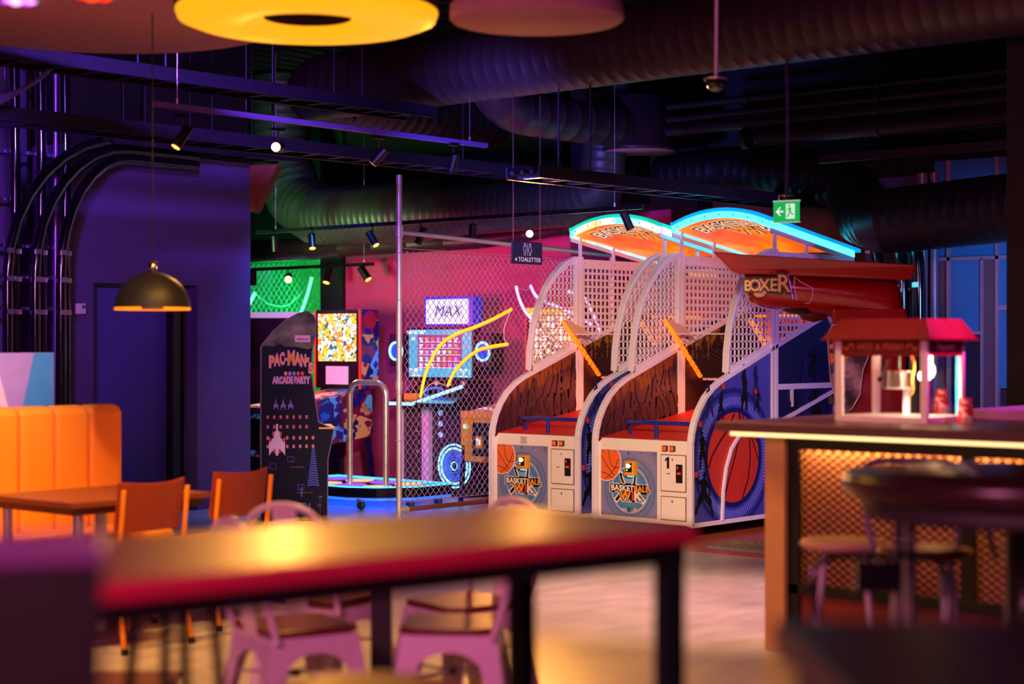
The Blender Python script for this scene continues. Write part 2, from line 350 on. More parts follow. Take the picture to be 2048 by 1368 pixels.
tag(o, 'drum shaped air diffuser with a pink perforated face at the duct end', 'diffuser')
MB().lathe([(0, 3.148), (.31, 3.148), (.31, 3.152), (0, 3.152)], (-9.3, 12.3, 0), 40).build('face_plate', M('pink perforated face', (200, 120, 110), .6), o)
a1 = onY(640, 434, 12.2); a2 = onY(850, 422, 12.2); a3 = onY(905, 421, 12.2); a4 = onY(1150, 406, 12.2)
duct([(a1[0]-.62, 12.2, 4.25), (a1[0]-.58, 12.2, a1[2]+.62), (a1[0]-.38, 12.2, a1[2]+.2), (a1[0]-.05, 12.2, a1[2]+.02), (a1[0]+.25, 12.2, a1[2]), a2, a3, a4, (a4[0]+.3, 12.2, a4[2]+.10), (a4[0]+.42, 12.2, 4.2)], [.30, .30, .30, .30, .295, .29, .245, .215, .20, .19], 'thick green lit spiral duct above the pinball machines', dmg, .085, .003)
b1 = onY(500, 503, 12.55); b2 = onY(960, 481, 12.55)
duct([(b1[0]-1, 12.55, b1[2]), b1, b2, (b2[0]+1.6, 12.55, b2[2]+.1)], [.13, .125, .08, .05], 'low violet lit duct hugging the top of the pink wall', dm, .5, .003)
e1 = onY(1290, 352, 12.9); e2 = onY(1640, 358, 12.9)
duct([(-9.5, 12.9, e1[2]), (e1[0]+.9, 12.9, e1[2]), e2, (e2[0]+.3, 12.9, e2[2]-.1), (e2[0]+.55, 12.7, e2[2]-.35), (e2[0]+.85, 12.5, e2[2]-.42), (-5.9, 12.5, e2[2]-.36), (-4.5, 12.5, e2[2]-.3)], [.17, .17, .19, .22, .25, .26, .26, .26], 'dark elbowed duct above the right machine dropping towards the windows', dmd, .1)
for nm, (py, rr) in (('topmost', (214, .03)), ('second', (240, .035)), ('third', (262, .05)), ('lowest', (292, .075))):
    q = onY(1336, py, 12.0)
    o = MB().tube([(q[0]+(.9 if nm == 'lowest' else 0), 12.0, q[2]), (-3.5, 12.0, q[2])], rr, 12)
    for k in range(4): o.tube([(-8+k*1.2, 12.0, q[2]), (-7.95+k*1.2, 12.0, q[2])], rr+.012, 12)
    tag(o.build('ceiling_pipe', dmd), nm+' of the four dark pipes running below the deck at upper right', 'pipe', 'ceiling pipes at upper right')
q = onY(1640, 327, 11.0); o = MB().box(q[0], -3, 10.98, 11.02, q[2], q[2]+.06).build('cable_channel', blkm); tag(o, 'thin dark cable channel crossing beneath the ceiling pipes', 'cable channel')
# ---------------------------------------------------------------- cable ladders
traym = M('indigo cable tray', (50, 44, 66), .4, .5)
def ladder(label, X, z, y0, y1, w=.3, h=.09, step=.28, rods=3):
    t = thing('cable_ladder', label, 'cable tray', (X, y0, z))
    L = y1-y0
    for sx in (-1, 1):
        o = MB().box(sx*w/2-.006, sx*w/2+.006, 0, L, 0, h).box(min(sx*w/2, sx*(w/2-.02)), max(sx*w/2, sx*(w/2-.02)), 0, L, 0, .006).build('side_rail', traym, t)
        s = MB(); k = .06
        while k < L: s.box(sx*w/2-.008, sx*w/2+.008, k, k+.03, h*.5, h*.65); k += .09
        s.build('rail_slots', blk, t, kind='stuff')
    k = .1
    while k < L: MB().box(-w/2, w/2, k, k+.04, .01, .03).build('rung', traym, t); k += step
    cb = MB()
    for i in range(3): cb.tube([(-.1+i*.09, 0, .045), (-.1+i*.09+.03*math.sin(i), L/2, .05), (-.1+i*.09, L, .045)], .018, 6)
    cb.build('cable_bundle', blk, t)
    for k in (L*.15, L*.5, L*.85)[:rods]: MB().tube([(w/2, k, h), (w/2, k, 4.3-z)], .008, 6).tube([(-w/2, k, h), (-w/2, k, 4.3-z)], .008, 6).build('hanger_rod', traym, t)
ladder('dark perforated cable ladder just above the purple track rail', -9.45, 3.2, 4.6, 9.7)
ladder('long black cable ladder crossing in front of the green duct', -10.0, 2.904, 5.6, 11.5)
ladder('black cable ladder above the canopies, continuing the long one', -8.1, 2.634, 9.35, 13.2, rods=1)
ladder('short cable ladder at the top of the indigo wall carrying the hoses', -12.0, 3.1, 8.6, 10.6)
ladder('high cable ladder at far left behind the big ceiling disc', -10.4, 3.75, 3.5, 8.4)
# ---------------------------------------------------------------- black hoses on both walls
hm = M('glossy black hose', (16, 12, 20), .16, 0, coat=.6); clipm = M('bright steel clip', (190, 180, 210), .25, .9)
nm6 = ['leftmost', 'second from left', 'third from left', 'fourth from left', 'fifth from left', 'sixth and rightmost']
for i, Y in enumerate((7.73, 7.86, 7.98, 8.10, 8.22, 8.33)):
    X = -12.05 if i % 2 == 0 else -12.15
    pts = [(X, Y, .0), (X, Y, 1.2), (X, Y, 2.0)]
    if i % 2 == 0:
        for k in range(1, 9): a = PI/2*k/8; pts.append((X, Y+(8.62-Y+.25)*(1-math.cos(a)), 2.0+(1.16-.04*i)*math.sin(a)))
        pts.append((X, 9.6, pts[-1][2]))
    else: pts += [(X, Y, 3.0), (X, Y-.02, 4.2)]
    o = MB().tube(pts, .045, 12).build('wall_hose', hm)
    tag(o, nm6[i]+(' black hose on the left wall, bending right at the top' if i % 2 == 0 else ' black hose on the left wall, running straight up'), 'hose', 'black hoses on the left wall')
    for z in (1.72, 1.98, 2.2):
        MB().box(X+.03, X+.05, Y-.028, Y+.028, z-.02, z+.02).build('clip', clipm, o)
for k, z in enumerate((1.75, 2.0, 2.25, 2.62, 3.0)):
    o = MB().box(-12.3, -12.22, 6.2, 8.28, z-.01, z+.01)
    for j in range(30): o.box(-12.22, -12.205, 6.25+j*.068, 6.28+j*.068, z-.016, z+.016)
    tag(o.build('slotted_rail', M('slotted steel rail', (120, 104, 150), .3, .8)), ['lowest', 'second lowest', 'middle', 'fourth', 'topmost'][k]+' slotted steel rail on the left wall by the hoses', 'rail', 'slotted rails on the left wall')
for i, (px0, px1) in enumerate(((1722, 1758), (1765, 1805), (1812, 1838))):
    a = onY(px1, 640, 13.3); b = onY(px0, 425, 13.3)
    pts = [(a[0], 13.3, 0), (a[0], 13.3, 1.9)]
    for k in range(1, 8): t = k/7; pts.append((a[0]-(a[0]-b[0]+.16)*t**1.8, 13.3, 1.9+(b[2]-1.9+.1)*math.sin(t*PI/2)**.8))
    pts.append((pts[-1][0]-.7, 13.2, pts[-1][2]+.06))
    o = MB().tube(pts, .055, 12).build('wall_hose', hm)
    tag(o, ['left', 'middle', 'right'][i]+' black hose on the lilac wall behind the red machine', 'hose', 'black hoses on the lilac wall')
for k, z in enumerate((1.93, 2.26, 2.56)):
    o = MB().box(-7.7, -7.1, 13.42, 13.47, z-.012, z+.012)
    for j in range(9): o.box(-7.66+j*.06, -7.63+j*.06, 13.405, 13.42, z-.02, z+.02)
    tag(o.build('slotted_rail', clipm), ['lowest', 'middle', 'topmost'][k]+' slotted rail on the lilac wall behind the red machine', 'rail', 'slotted rails on the lilac wall')
o = MB()
for k in range(3): o.tube(smooth_pts([(-9.6+k*.05, 5.0, 3.30), (-9.6+k*.04, 5.25, 3.26), (-9.6, 5.6, 3.05-k*.03), (-9.6, 5.95, 2.98-k*.03), (-9.58, 6.3, 3.1), (-9.55, 6.5, 3.28)]), .013, 8)
tag(o.build('drooping_cables', M('violet grey cable', (90, 80, 150), .35)), 'three violet lit cables drooping from the cable ladder at upper left', 'cables')
tag(MB().tube([(-12.2, 8.27, 0), (-12.2, 8.27, 4.3)], .018, 8).build('conduit', M('lilac conduit', (150, 110, 180), .3, .6)), 'thin upright conduit at the left corner of the indigo wall', 'conduit')
q = Vector(at(505, 330, 12.6)); rgt = Vector((CY, SY, 0))
o = MB(); a = q-rgt*.02; fwd = Vector((-SY, CY, 0))
o.add([a, a+rgt*.2, a+rgt*.04-Vector((0,0,.33)), a-Vector((0,0,.33))]+[p+fwd*.25 for p in (a, a+rgt*.2, a+rgt*.04-Vector((0,0,.33)), a-Vector((0,0,.33)))], [(0,1,2,3),(4,5,6,7),(0,1,5,4),(1,2,6,5),(2,3,7,6),(3,0,4,7)])
tag(o.build('ceiling_baffle', M('terracotta felt', (110, 62, 48), .9)), 'wedge shaped terracotta panel hanging at the right end of the indigo wall', 'acoustic panel')
# ================================================================ basketball machines
cream = M('cream powder coat', (236, 222, 206), .42, var=.04); lilw = M('white aluminium trim', (226, 214, 222), .35, var=.04)
orange_led = M('orange led tube', (255, 96, 8), .4, emit=2.6)
ink = M('black ink', (14, 11, 16), .5); cream_ink = M('cream ink', (240, 226, 206), .5); org_ink = M('orange ink', (250, 150, 30), .5); ball_ink = M('ball orange ink', (236, 104, 40), .5)
screw = M('screw steel', (210, 205, 210), .3, .9)
def side_print():
    n = NT('blue court print'); x, y, z = n.xyz()
    dy = n.m('SUBTRACT', y, .55); dz = n.m('SUBTRACT', z, .592)
    r = n.m('SQRT', n.m('ADD', n.m('MULTIPLY', dy, dy), n.m('MULTIPLY', dz, dz))); an = n.m('ARCTAN2', dz, dy)
    tick = n.m('GREATER_THAN', n.m('SINE', n.m('MULTIPLY', an, 110)), .1); tick2 = n.m('GREATER_THAN', n.m('SINE', n.m('MULTIPLY', an, 170)), .0)
    base = n.ramp(r, [(.30, (30, 34, 110)), (.42, (62, 70, 170)), (.56, (44, 46, 128)), (.8, (66, 66, 160))])
    k1 = n.m('MULTIPLY', n.step(r, .405, .47), tick); k2 = n.m('MULTIPLY', n.m('GREATER_THAN', r, .54), n.m('MULTIPLY', tick2, .55))
    c = n.mix(k1, base, lin((118, 120, 214))); c = n.mix(k2, c, lin((104, 106, 206)))
    c = n.mix(n.step(r, .345, .385), c, lin((22, 26, 96))); c = n.mix(n.step(r, .50, .53), c, lin((34, 34, 120)))
    n.out(c, .4); return n.mat
def crowd_print():
    n = NT('crowd print'); x, y, z = n.xyz(); v = n.mapped((1, 9, 3.2)); f, _ = n.noise(2.0, v, 3)
    g = n.m('SUBTRACT', z, n.m('MULTIPLY', y, .30))
    th = n.m('SUBTRACT', 1.42, n.m('MULTIPLY', g, .92)); k = n.m('GREATER_THAN', f, n.m('SUBTRACT', th, .02))
    bg = n.ramp(g, [(.62, (24, 8, 14)), (.88, (56, 24, 22)), (1.06, (122, 62, 30))])
    f2, _ = n.noise(3.0, v, 3); fg = n.mix(f2, lin((34, 14, 26)), lin((64, 28, 50)))
    n.out(n.mix(k, fg, bg), .45); return n.mat
def poster_print():
    n = NT('poster print'); x, y, z = n.xyz()
    dx = n.m('SUBTRACT', x, .345); dz = n.m('SUBTRACT', z, .345)
    r = n.m('SQRT', n.m('ADD', n.m('MULTIPLY', dx, dx), n.m('MULTIPLY', dz, dz))); an = n.m('ARCTAN2', dz, dx)
    tick = n.m('GREATER_THAN', n.m('SINE', n.m('MULTIPLY', an, 120)), 0)
    c = n.ramp(r, [(.0, (150, 186, 206)), (.10, (108, 158, 196)), (.15, (70, 116, 168)), (.30, (140, 132, 168)), (.4, (110, 104, 150))])
    c = n.mix(n.m('MULTIPLY', n.step(r, .165, .185), tick), c, lin((206, 200, 216))); c = n.mix(n.step(r, .187, .191), c, lin((60, 56, 96)))
    c = n.mix(n.step(r, .236, .240), c, lin((60, 56, 100))); c = n.mix(n.step(r, .1, .163), c, n.mix(.5, c, lin((74, 128, 176))))
    n.out(c, .35); return n.mat
SIDEP, CROWD, POSTER = side_print(), crowd_print(), poster_print()
navyp = M('navy court print', (20, 26, 72), .4); shadow_ink = M('ghost blue ink', (30, 30, 92), .5)
red_mat = M('red play mat', (220, 36, 26), .55); rope = M('black net cord', (18, 16, 24), .7); bluebar = M('blue enamel', (30, 50, 150), .25, .1, coat=.4)
redball = M('red ball print', (196, 52, 36), .45)
def arc_low(y): return .80+y*.9 if y < .4 else 1.16
def must_print():
    n = NT('mustard crowd print'); x, y, z = n.xyz(); f, _ = n.noise(2.0, n.mapped((1, 9, 3.2)), 3)
    g = n.m('SUBTRACT', z, n.m('MULTIPLY', y, .30)); th = n.m('SUBTRACT', 1.50, n.m('MULTIPLY', g, .95)); k = n.m('GREATER_THAN', f, th)
    n.out(n.mix(k, lin((46, 20, 26)), lin((140, 104, 30))), .5); return n.mat
MUST = must_print()
def rail_z(y): return 1.22+(y-.48)*.337
ARC = [(.48, 1.235), (.49, 1.40), (.53, 1.60), (.60, 1.78), (.70, 1.94), (.82, 2.06), (.95, 2.15), (1.085, 2.20)]
def arc_z(y):
    if y <= ARC[0][0]: return ARC[0][1]
    for (a, b), (c_, d_) in zip(ARC, ARC[1:]):
        if a <= y <= c_: return b+(d_-b)*(y-a)/(c_-a)
    return 2.2
def arc_y(z):
    for (a, b), (c_, d_) in zip(ARC, ARC[1:]):
        if b <= z <= d_: return a+(c_-a)*(z-b)/(d_-b)
    return .48 if z < 1.3 else 1.085
def ribbon(pts, t):
    P = [Vector((p[0], p[1])) for p in pts]; a = []; b = []
    for i, p in enumerate(P):
        q = P[max(i-1, 0)]; r = P[min(i+1, len(P)-1)]; d = (r-q).normalized(); nn = Vector((-d.y, d.x))*t/2; a.append(p+nn); b.append(p-nn)
    return a, b
def ribbon_x(mb, pts, t, x0, x1):
    a, b = ribbon(pts, t); n = len(a)
    for i in range(n-1):
        q = [a[i], a[i+1], b[i+1], b[i]]; mb.prism([(p.x, p.y) for p in q], 0, x0, x1)
    return mb
def led_mat(name, stops):
    n = NT(name); x, y, z = n.xyz(); f = n.m('ADD', n.m('MULTIPLY', x, .35), n.m('MULTIPLY', n.m('SUBTRACT', y, 1.05), .5))
    c = n.ramp(f, stops); n.inp(n.b.inputs['Emission Color'], c); n.b.inputs['Emission Strength'].default_value = 4.2; n.inp(n.b.inputs['Base Color'], c); return n.mat
def basketball(idx, loc, label, led, core):
    t = thing('basketball_machine', label, 'arcade game', loc, 0, 'basketball shooting machines')
    W = .93
    # front cabinet
    o = MB().prism([(.03, .10), (W-.03, .10), (W-.03, .70), (W-.05, .735), (.07, .735), (.03, .70)], 1, .015, .30).build('front_cabinet', cream, t, bevel=.006)
    p = MB().box(.065, .60, .006, .013, .14, .645).build('poster_panel', POSTER, t)
    fr = frame((0, .0045, 0), (1, 0, 0), (0, 0, 1))
    bx, bz, br = .115, .55, .142
    def clip(pts): return [(min(max(a, .066), .6), min(max(b, .14), .644)) for a, b in pts]
    MB().poly(fr, clip(circ(bx, bz, br+.007, 40))).build('ball_outline', cream_ink, p)
    fr2 = frame((0, .0035, 0), (1, 0, 0), (0, 0, 1)); MB().poly(fr2, clip(circ(bx, bz, br, 40))).build('ball_print', ball_ink, p)
    fr3 = frame((0, .0025, 0), (1, 0, 0), (0, 0, 1)); m = MB()
    m.line2(fr3, [(.066, .60), (.12, .53), (.17, .47), (.20, .45)], .005); m.line2(fr3, [(.14, .644), (.15, .57), (.175, .52), (.205, .505), (.245, .515)], .005)
    m.line2(fr3, [(.066, .47), (.12, .46), (.16, .44), (.19, .425)], .005); m.line2(fr3, [(.24, .58), (.20, .50), (.14, .44), (.10, .415)], .005); m.build('seam_lines', ink, p)
    cx, cz = .345, .335
    for (dx, dy, ex, ey) in ((-.085, .13, -.055, .05), (.055, .14, .045, .05)):     # player arms of the crest
        MB().line2(fr2, [(cx+dx, cz+dy-.01), (cx+ex, cz+ey)], .036).poly(fr2, circ(cx+dx, cz+dy, .021, 12)).build('arm_outline', cream_ink, p)
        MB().line2(fr3, [(cx+dx, cz+dy-.02), (cx+ex, cz+ey)], .018).poly(fr3, circ(cx+dx-.002, cz+dy-.004, .012, 10)).build('arm_print', ink, p)
    for sx in (-1, 1):
        MB().line2(fr2, [(cx+sx*.085, cz-.03), (cx+sx*.14, cz-.085)], .044).build('leg_outline', cream_ink, p)
        MB().line2(fr3, [(cx+sx*.085, cz-.03), (cx+sx*.132, cz-.078)], .024).build('leg_print', ink, p)
    f5 = frame((0, .0002, 0), (1, 0, 0), (0, 0, 1))
    rk = M('red ink', (214, 60, 40), .5); fo = lambda k: frame((0, .0021-k*.0006, 0), (1, 0, 0), (0, 0, 1))
    multi([('BASKET', cream_ink), ('BALL', org_ink)], .062, .36, p, fo, (cx, cz+.018), bold=.0022, layers=((cream_ink, .016), (ink, .010)))
    multi([('W', org_ink), ('I', rk), ('K', cream_ink)], .092, .19, p, lambda k: frame((0, .0018-k*.0006, 0), (1, 0, 0), (0, 0, 1)), (cx+.005, cz-.040), bold=.004, layers=((cream_ink, .017), (ink, .011)))
    text('lettering', 'WIK', .03, cream_ink, p, f5, (cx-.05, cz-.145), .0001); MB().poly(f5, [(cx-.02, cz-.162), (cx+.012, cz-.162), (cx+.012, cz-.124), (cx-.02, cz-.124)]).build('emblem', M('green emblem', (40, 96, 88), .5), p)
    MB().poly(f5, circ(cx+.055, cz-.143, .018, 10)).build('emblem', M('peach emblem', (214, 160, 120), .5), p)
    m = MB()
    for (a, b) in ((.09,.63),(.21,.63),(.46,.63),(.585,.63),(.09,.155),(.585,.155)): m.poly(f5, circ(a, b, .006, 8))
    m.build('poster_screws', screw, p); MB().poly(f5, circ(.335, .625, .009, 12)).build('lock', M('green lock', (60, 130, 110), .3, .6), p)
    c = MB().box(.335, .425, -.055, .006, .455, .57).build('card_reader', M('yellow reader shell', (232, 156, 30), .4), t, bevel=.008)
    MB().box(.35, .41, -.058, -.054, .485, .555).build('screen', M('reader screen', (20, 20, 24), .3), c)
    MB().box(.357, .39, -.06, -.058, .515, .55).box(.392, .402, -.06, -.058, .525, .54).box(.36, .37, -.06, -.058, .495, .505).build('screen_glyph', M('reader glow', (230, 255, 170), .3, emit=2), c)
    MB().box(.36, .40, -.045, -.01, .448, .456).build('card_slot', M('cyan glow', (120, 220, 255), .3, emit=1.6), c)
    for (z0, z1) in ((.357, .625), (.14, .31)):
        dd = MB().box(.645, .865, .002, .014, z0, z1).build('coin_door', cream, t, bevel=.003)
        g = MB().box(.638, .872, .008, .0145, z0-.006, z0-.001).box(.638, .872, .008, .0145, z1+.001, z1+.006).box(.638, .644, .008, .0145, z0, z1).box(.866, .872, .008, .0145, z0, z1); g.build('door_gap', M('door shadow gap', (120, 96, 84), .6), dd)
        MB().lathe([(0, 0), (.009, 0), (.009, -.006), (0, -.006)], (.755, .003, z1-.03), 12, axis=1).build('lock', screw, dd)
        if z1 > .5:
            q = MB().box(.785, .845, -.004, .004, .42, .56).build('coin_mech', blkm, dd, bevel=.003)
            MB().box(.80, .83, -.007, -.004, .485, .50).box(.798, .806, -.006, -.004, .525, .545).build('coin_return', M('red glow', (255, 30, 20), .3, emit=1.2), dd)
            MB().box(.70, .73, -.001, .003, .485, .49).build('coin_slot', ink, dd)
            if idx == 2: MB().poly(frame((0, .0008, 0), (1, 0, 0), (0, 0, 1)), [(.70, .525), (.722, .525), (.722, .612), (.705, .612), (.682, .594), (.682, .580), (.70, .588)]).build('number_one', ink, dd)
    for k in range(2):
        b = MB().box(.655+k*.07, .70+k*.07, -.004, .016, .655, .697).build('button_bezel', blkm, t)
        MB().box(.66+k*.07, .695+k*.07, -.012, -.004, .66, .692).build('start_button', M('orange start lamp', (236, 84, 40), .35, emit=.5), b)
        text('lettering', 'HS'[k], .026, M('dark red ink', (120, 20, 20), .5), b, frame((0, -.0125, 0), (1, 0, 0), (0, 0, 1)), (.678+k*.07, .676), .0003)
    if idx == 1:
        s_ = MB().box(.30, .39, .012, .0145, .655, .72).build('notice', M('notice film', (226, 212, 200), .5), t)
        for k in range(5): MB().box(.31+.012*(k % 2), .38-.012*(k % 2), .010, .0121, .708-k*.011, .712-k*.011).build('print_line', M('grey ink', (110, 90, 90), .6), s_)
    # rest of the shell
    LOW = [(0, .10), (0, .72), (.012, .79), (.045, .88), (.10, .97), (.18, 1.06), (.28, 1.13), (.38, 1.18), (.48, 1.215)]
    for k, (x0, x1) in enumerate(((0, .022), (W-.022, W))):
        sp = MB().prism(LOW+[(1.09, rail_z(1.09)), (2.35, rail_z(2.35)), (2.35, .10)], 0, x0, x1).build('side_panel', M('panel core', (60, 50, 70), .6), t)
        xo = (-.0015, 0) if k == 0 else (W, W+.0015); ins = [(p_[0]+.012, p_[1]) for p_ in LOW]
        MB().prism(ins+[(1.07, rail_z(1.07)-.01), (1.07, .13), (.012, .13)], 0, *xo).build('court_print', SIDEP, sp)
        MB().prism([(1.17, .13), (2.34, .13), (2.34, rail_z(2.34)-.01), (1.17, rail_z(1.17)-.01)], 0, *xo).build('rear_print', navyp, sp)
        xi = (x1, x1+.0015) if k == 0 else (x0-.0015, x0)
        MB().prism(ins+[(1.10, rail_z(1.10)-.01), (1.10, .70), (.012, .70)], 0, *xi).build('crowd_print', CROWD, sp)
        MB().prism([(1.11, .7), (2.34, .7), (2.34, rail_z(2.34)-.01), (1.11, rail_z(1.11)-.01)], 0, *xi).build('mustard_print', MUST, sp)
        if k == 0:
            rnd = random.Random(5+idx); fc_ = frame((x1+.0022, 0, 0), (0, 1, 0), (0, 0, 1)); fd = frame((x1+.003, 0, 0), (0, 1, 0), (0, 0, 1))
            for j in range(11):
                yy = .07+j*.095; g_ = MB(); top_ = min(arc_low(yy), rail_z(max(yy, .48))) if yy < .48 else rail_z(yy)
                hh = (top_-.66)*rnd.uniform(.62, .74); person_print(g_, fc_, yy, .68, hh, rnd.choice((0, 1, 1)), rnd.choice((-1, 1))); g_.build('fan_print', M('mauve crowd ink', (60, 30, 54), .5), sp)
                g_ = MB(); person_print(g_, fd, yy+.045, .62, hh*.78, rnd.choice((0, 1)), rnd.choice((-1, 1))); g_.build('fan_print', M('dark crowd ink', (40, 20, 38), .5), sp)
        tr = MB(); ribbon_x(tr, LOW+[(1.09, rail_z(1.09)), (2.35, rail_z(2.35))], .036, x0-.012, x1+.012)
        tr.box(x0-.012, x1+.012, 0, 2.35, .09, .125); tr.build('edge_trim', lilw, t, bevel=.004)
        for yy in (1.095, 1.148): MB().box(x0-.012, x1+.012, yy-.022, yy+.022, .10, 2.22).build('post', lilw, t, bevel=.003)
        tr = MB().box(x0-.012 if k == 0 else x1, x0 if k == 0 else x1+.012, 1.17, 2.35, 1.10, 1.145)
        tr.build('cross_rail', lilw, t)
        if k == 1:
            MB().bar((W+.006, 1.18, .84), (W+.006, 2.3, 1.15), .012, .035).build('diagonal_rail', lilw, t)
            MB().box(W, W+.014, 1.36, 1.39, .96, 1.10).build('bracket', lilw, t)
            MB().box(W+.012, W+.0135, 1.5, 1.7, 1.118, 1.124).build('maker_strip', M('white ink', (240, 240, 245), .4), t)
            ar = MB(); ribbon_x(ar, [(.385, .12), (.40, .35), (.44, .52), (.51, .66), (.62, .76), (.80, .82), (1.07, .84)], .03, W, W+.02); ar.build('arch_trim', lilw, t, bevel=.004)
            fr = frame((W+.003, 0, 0), (0, 1, 0), (0, 0, 1)); b = MB().poly(fr, circ(.55, .592, .347, 48)).build('ball_print', redball, sp)
            fr = frame((W+.0042, 0, 0), (0, 1, 0), (0, 0, 1)); m = MB()
            m.line2(fr, [(.215, .53), (.26, .62), (.36, .72), (.46, .80), (.56, .93)], .016); m.line2(fr, [(.42, .27), (.47, .40), (.56, .58), (.63, .75), (.62, .93)], .014)
            m.line2(fr, [(.67, .27), (.75, .42), (.78, .6), (.76, .80), (.72, .88)], .014); m.line2(fr, [(.62, .93), (.70, .82), (.80, .76), (.88, .70)], .012); m.line2(fr, [(.66, .92), (.76, .80), (.86, .62), (.895, .55)], .012)
            m.build('seam_lines', ink, b)
            balls = []
            frp = frame((W+.0045, 0, 0), (0, 1, 0), (0, 0, 1))
            for (a, b_, h, ps, fl) in ((.13, .72-.18, .27, 0, -1), (.15, .17, .33, 2, 1), (.375, .90, .20, 0, 1), (.70, .96, .28, 1, 1), (.88, .93, .18, 3, 1)):
                fg = MB(); balls.append(person_print(fg, frp, a, b_, h, ps, fl)); fg.build('player_print', ink, sp)
            frg = frame((W+.003, 0, 0), (0, 1, 0), (0, 0, 1))
            for gx, gz, gh_, gp, gf in ((.22, .92, .24, 0, -1), (.86, 1.02, .24, 1, 1), (1.6, .75, .5, 1, 1), (2.0, .6, .5, 0, 1)): gh = MB(); person_print(gh, frg, gx, gz, gh_, gp, gf); gh.build('ghost_print', shadow_ink, sp)
            for (a, b_) in balls: MB().poly(frame((W+.0105, 0, 0), (0, 1, 0), (0, 0, 1)), circ(a, b_+.015, .024, 12)).build('small_ball_print', redball, sp)
            for (a, b_, h, ps, fl) in ((1.42, .62, .42, 1, 1), (1.72, .66, .44, 3, 1), (1.70, 1.17, .26, 3, 1), (2.1, .7, .5, 0, 1), (1.56, .3, .3, 2, 1)): fg = MB(); person_print(fg, frp, a, b_, h, ps, fl); fg.build('player_print', ink, sp)
    for yy, xx in ((.12, .1), (.12, .83), (2.2, .1), (2.2, .83)):
        MB().lathe([(0, 0), (.03, 0), (.035, .02), (.012, .03), (.012, .10), (0, .10)], (xx, yy, 0), 12).build('foot', blkm, t)
    MB().box(.022, W-.022, 2.3, 2.34, .10, 1.5).build('back_panel', M('mustard panel', (90, 60, 24), .5), t)
    # ramp, handrail
    MB().prism([(.05, .735), (2.25, 1.06), (2.25, 1.02), (.30, .68), (.05, .70)], 0, .024, W-.024).build('playfield', red_mat, t)
    m = MB(); pts = [(.19, .22, .74), (.19, .20, .83), (.20, .16, .855), (.24, .12, .86), (.83, .12, .86), (.90, .14, .86)]
    m.tube(pts, .017, 12); m.build('handrail', bluebar, t); MB().tube([(.52, .11, .73), (.52, .11, .86)], .016, 12).build('handrail_post', bluebar, t)
    # lattice cage sides
    for k, x in enumerate((.011, W-.011)):
        m = MB(); y = .53
        while y < 1.06: m.box(x-.005, x+.005, y-.006, y+.006, rail_z(y)+.03, arc_z(y)-.03); y += .055
        z = 1.26
        while z < 2.17:
            y0 = arc_y(z)+.02; y1 = min(1.07, 1.07)
            yr = .48+(z-1.26)/.337
            if y0 < min(y1, yr): m.box(x-.005, x+.005, y0, min(y1, max(yr, y0+.02)) if z < 1.47 else y1, z-.006, z+.006)
            z += .056
        m.build('lattice_front', lilw, t, kind='stuff')
        a = MB(); ribbon_x(a, ARC, .045, x-.008, x+.008); a.build('arc_flange', lilw, t)
        a = MB(); ribbon_x(a, [(p_[0]-.018, p_[1]+.012) for p_ in ARC], .02, x-.028, x+.028); a.build('arc_trim', lilw, t, bevel=.003)
        MB().box(x-.01, x+.01, .49, 1.07, 0, .001).build('x', lilw, t) if 0 else None
        a = MB(); ribbon_x(a, [(.48, rail_z(.48)+.03), (1.08, rail_z(1.08)+.03)], .05, x-.008, x+.008); a.build('lattice_sill', lilw, t)
        m = MB(); y = 1.20
        while y < 2.30: m.box(x-.004, x+.004, y-.009, y+.009, rail_z(y)+.02, 2.13); y += .06
        z = 1.50
        while z < 2.12:
            m.box(x-.006, x+.006, 1.17, min(2.32, 1.17+max(.03, (z-1.47)/.337)) if z < 1.85 else 2.32, z-.0095, z+.0095); z += .058
        m.build('lattice_rear', lilw, t, kind='stuff')
        MB().box(x-.012, x+.012, 1.12, 2.33, 2.12, 2.20).build('top_rail', lilw, t)
        m = MB()
        for q in range(6): m.add([(x+.0125, 1.2+q*.21-.006, 2.165), (x+.0125, 1.2+q*.21, 2.171), (x+.0125, 1.2+q*.21+.006, 2.165), (x+.0125, 1.2+q*.21, 2.159)], [(0, 1, 2, 3)])
        m.build('rivets', ink, t)
        for yy in (1.15, 1.62, 2.2): MB().box(x-.01, x+.01, yy-.013, yy+.013, 2.19, 2.44-(yy-1.05)*.14-.02).build('canopy_strut', lilw, t)
    # orange led arms and net between them
    for x in (.055, W-.055):
        MB().bar((x, .86, 1.66), (x, 1.36, 1.19), .024, .03, (1, 0, 0)).build('led_arm', orange_led, t)
        MB().prism([(.84, 1.67), (1.10, 1.60), (1.20, 1.52), (1.0, 1.53)], 0, x+.02 if x < .5 else x-.04, x+.04 if x < .5 else x-.02).build('arm_bracket', M('tan bracket', (214, 170, 140), .5), t)
    MB().tube([(.07, .99, 1.545), (W-.07, .99, 1.545)], .006, 6).build('net_rod', lilw, t); MB().tube([(.07, 1.38, 1.17), (W-.07, 1.38, 1.17)], .012, 6).build('net_rod', lilw, t)
    m = MB(); A = Vector((.07, .99, 1.54)); U = Vector((1, 0, 0)); V = Vector((0, .39, -.37)); cols, rows = 13, 9
    def np_(i, j):
        f = i/cols; g = j/rows; sag = .06*math.sin(PI*g); return A+U*(f*(W-.14))+V*g+Vector((0, .7, .7))*-sag
    for i in range(cols+1):
        for j in range(rows):
            if (i+j) % 1 == 0:
                if i < cols: m.tube([np_(i, j), np_(i+.5, j+.5), np_(i, j+1)], .0022, 4, False)
                if i < cols: m.tube([np_(i+1, j), np_(i+.5, j+.5), np_(i+1, j+1)], .0022, 4, False)
    m.build('ball_net', rope, t, kind='stuff')
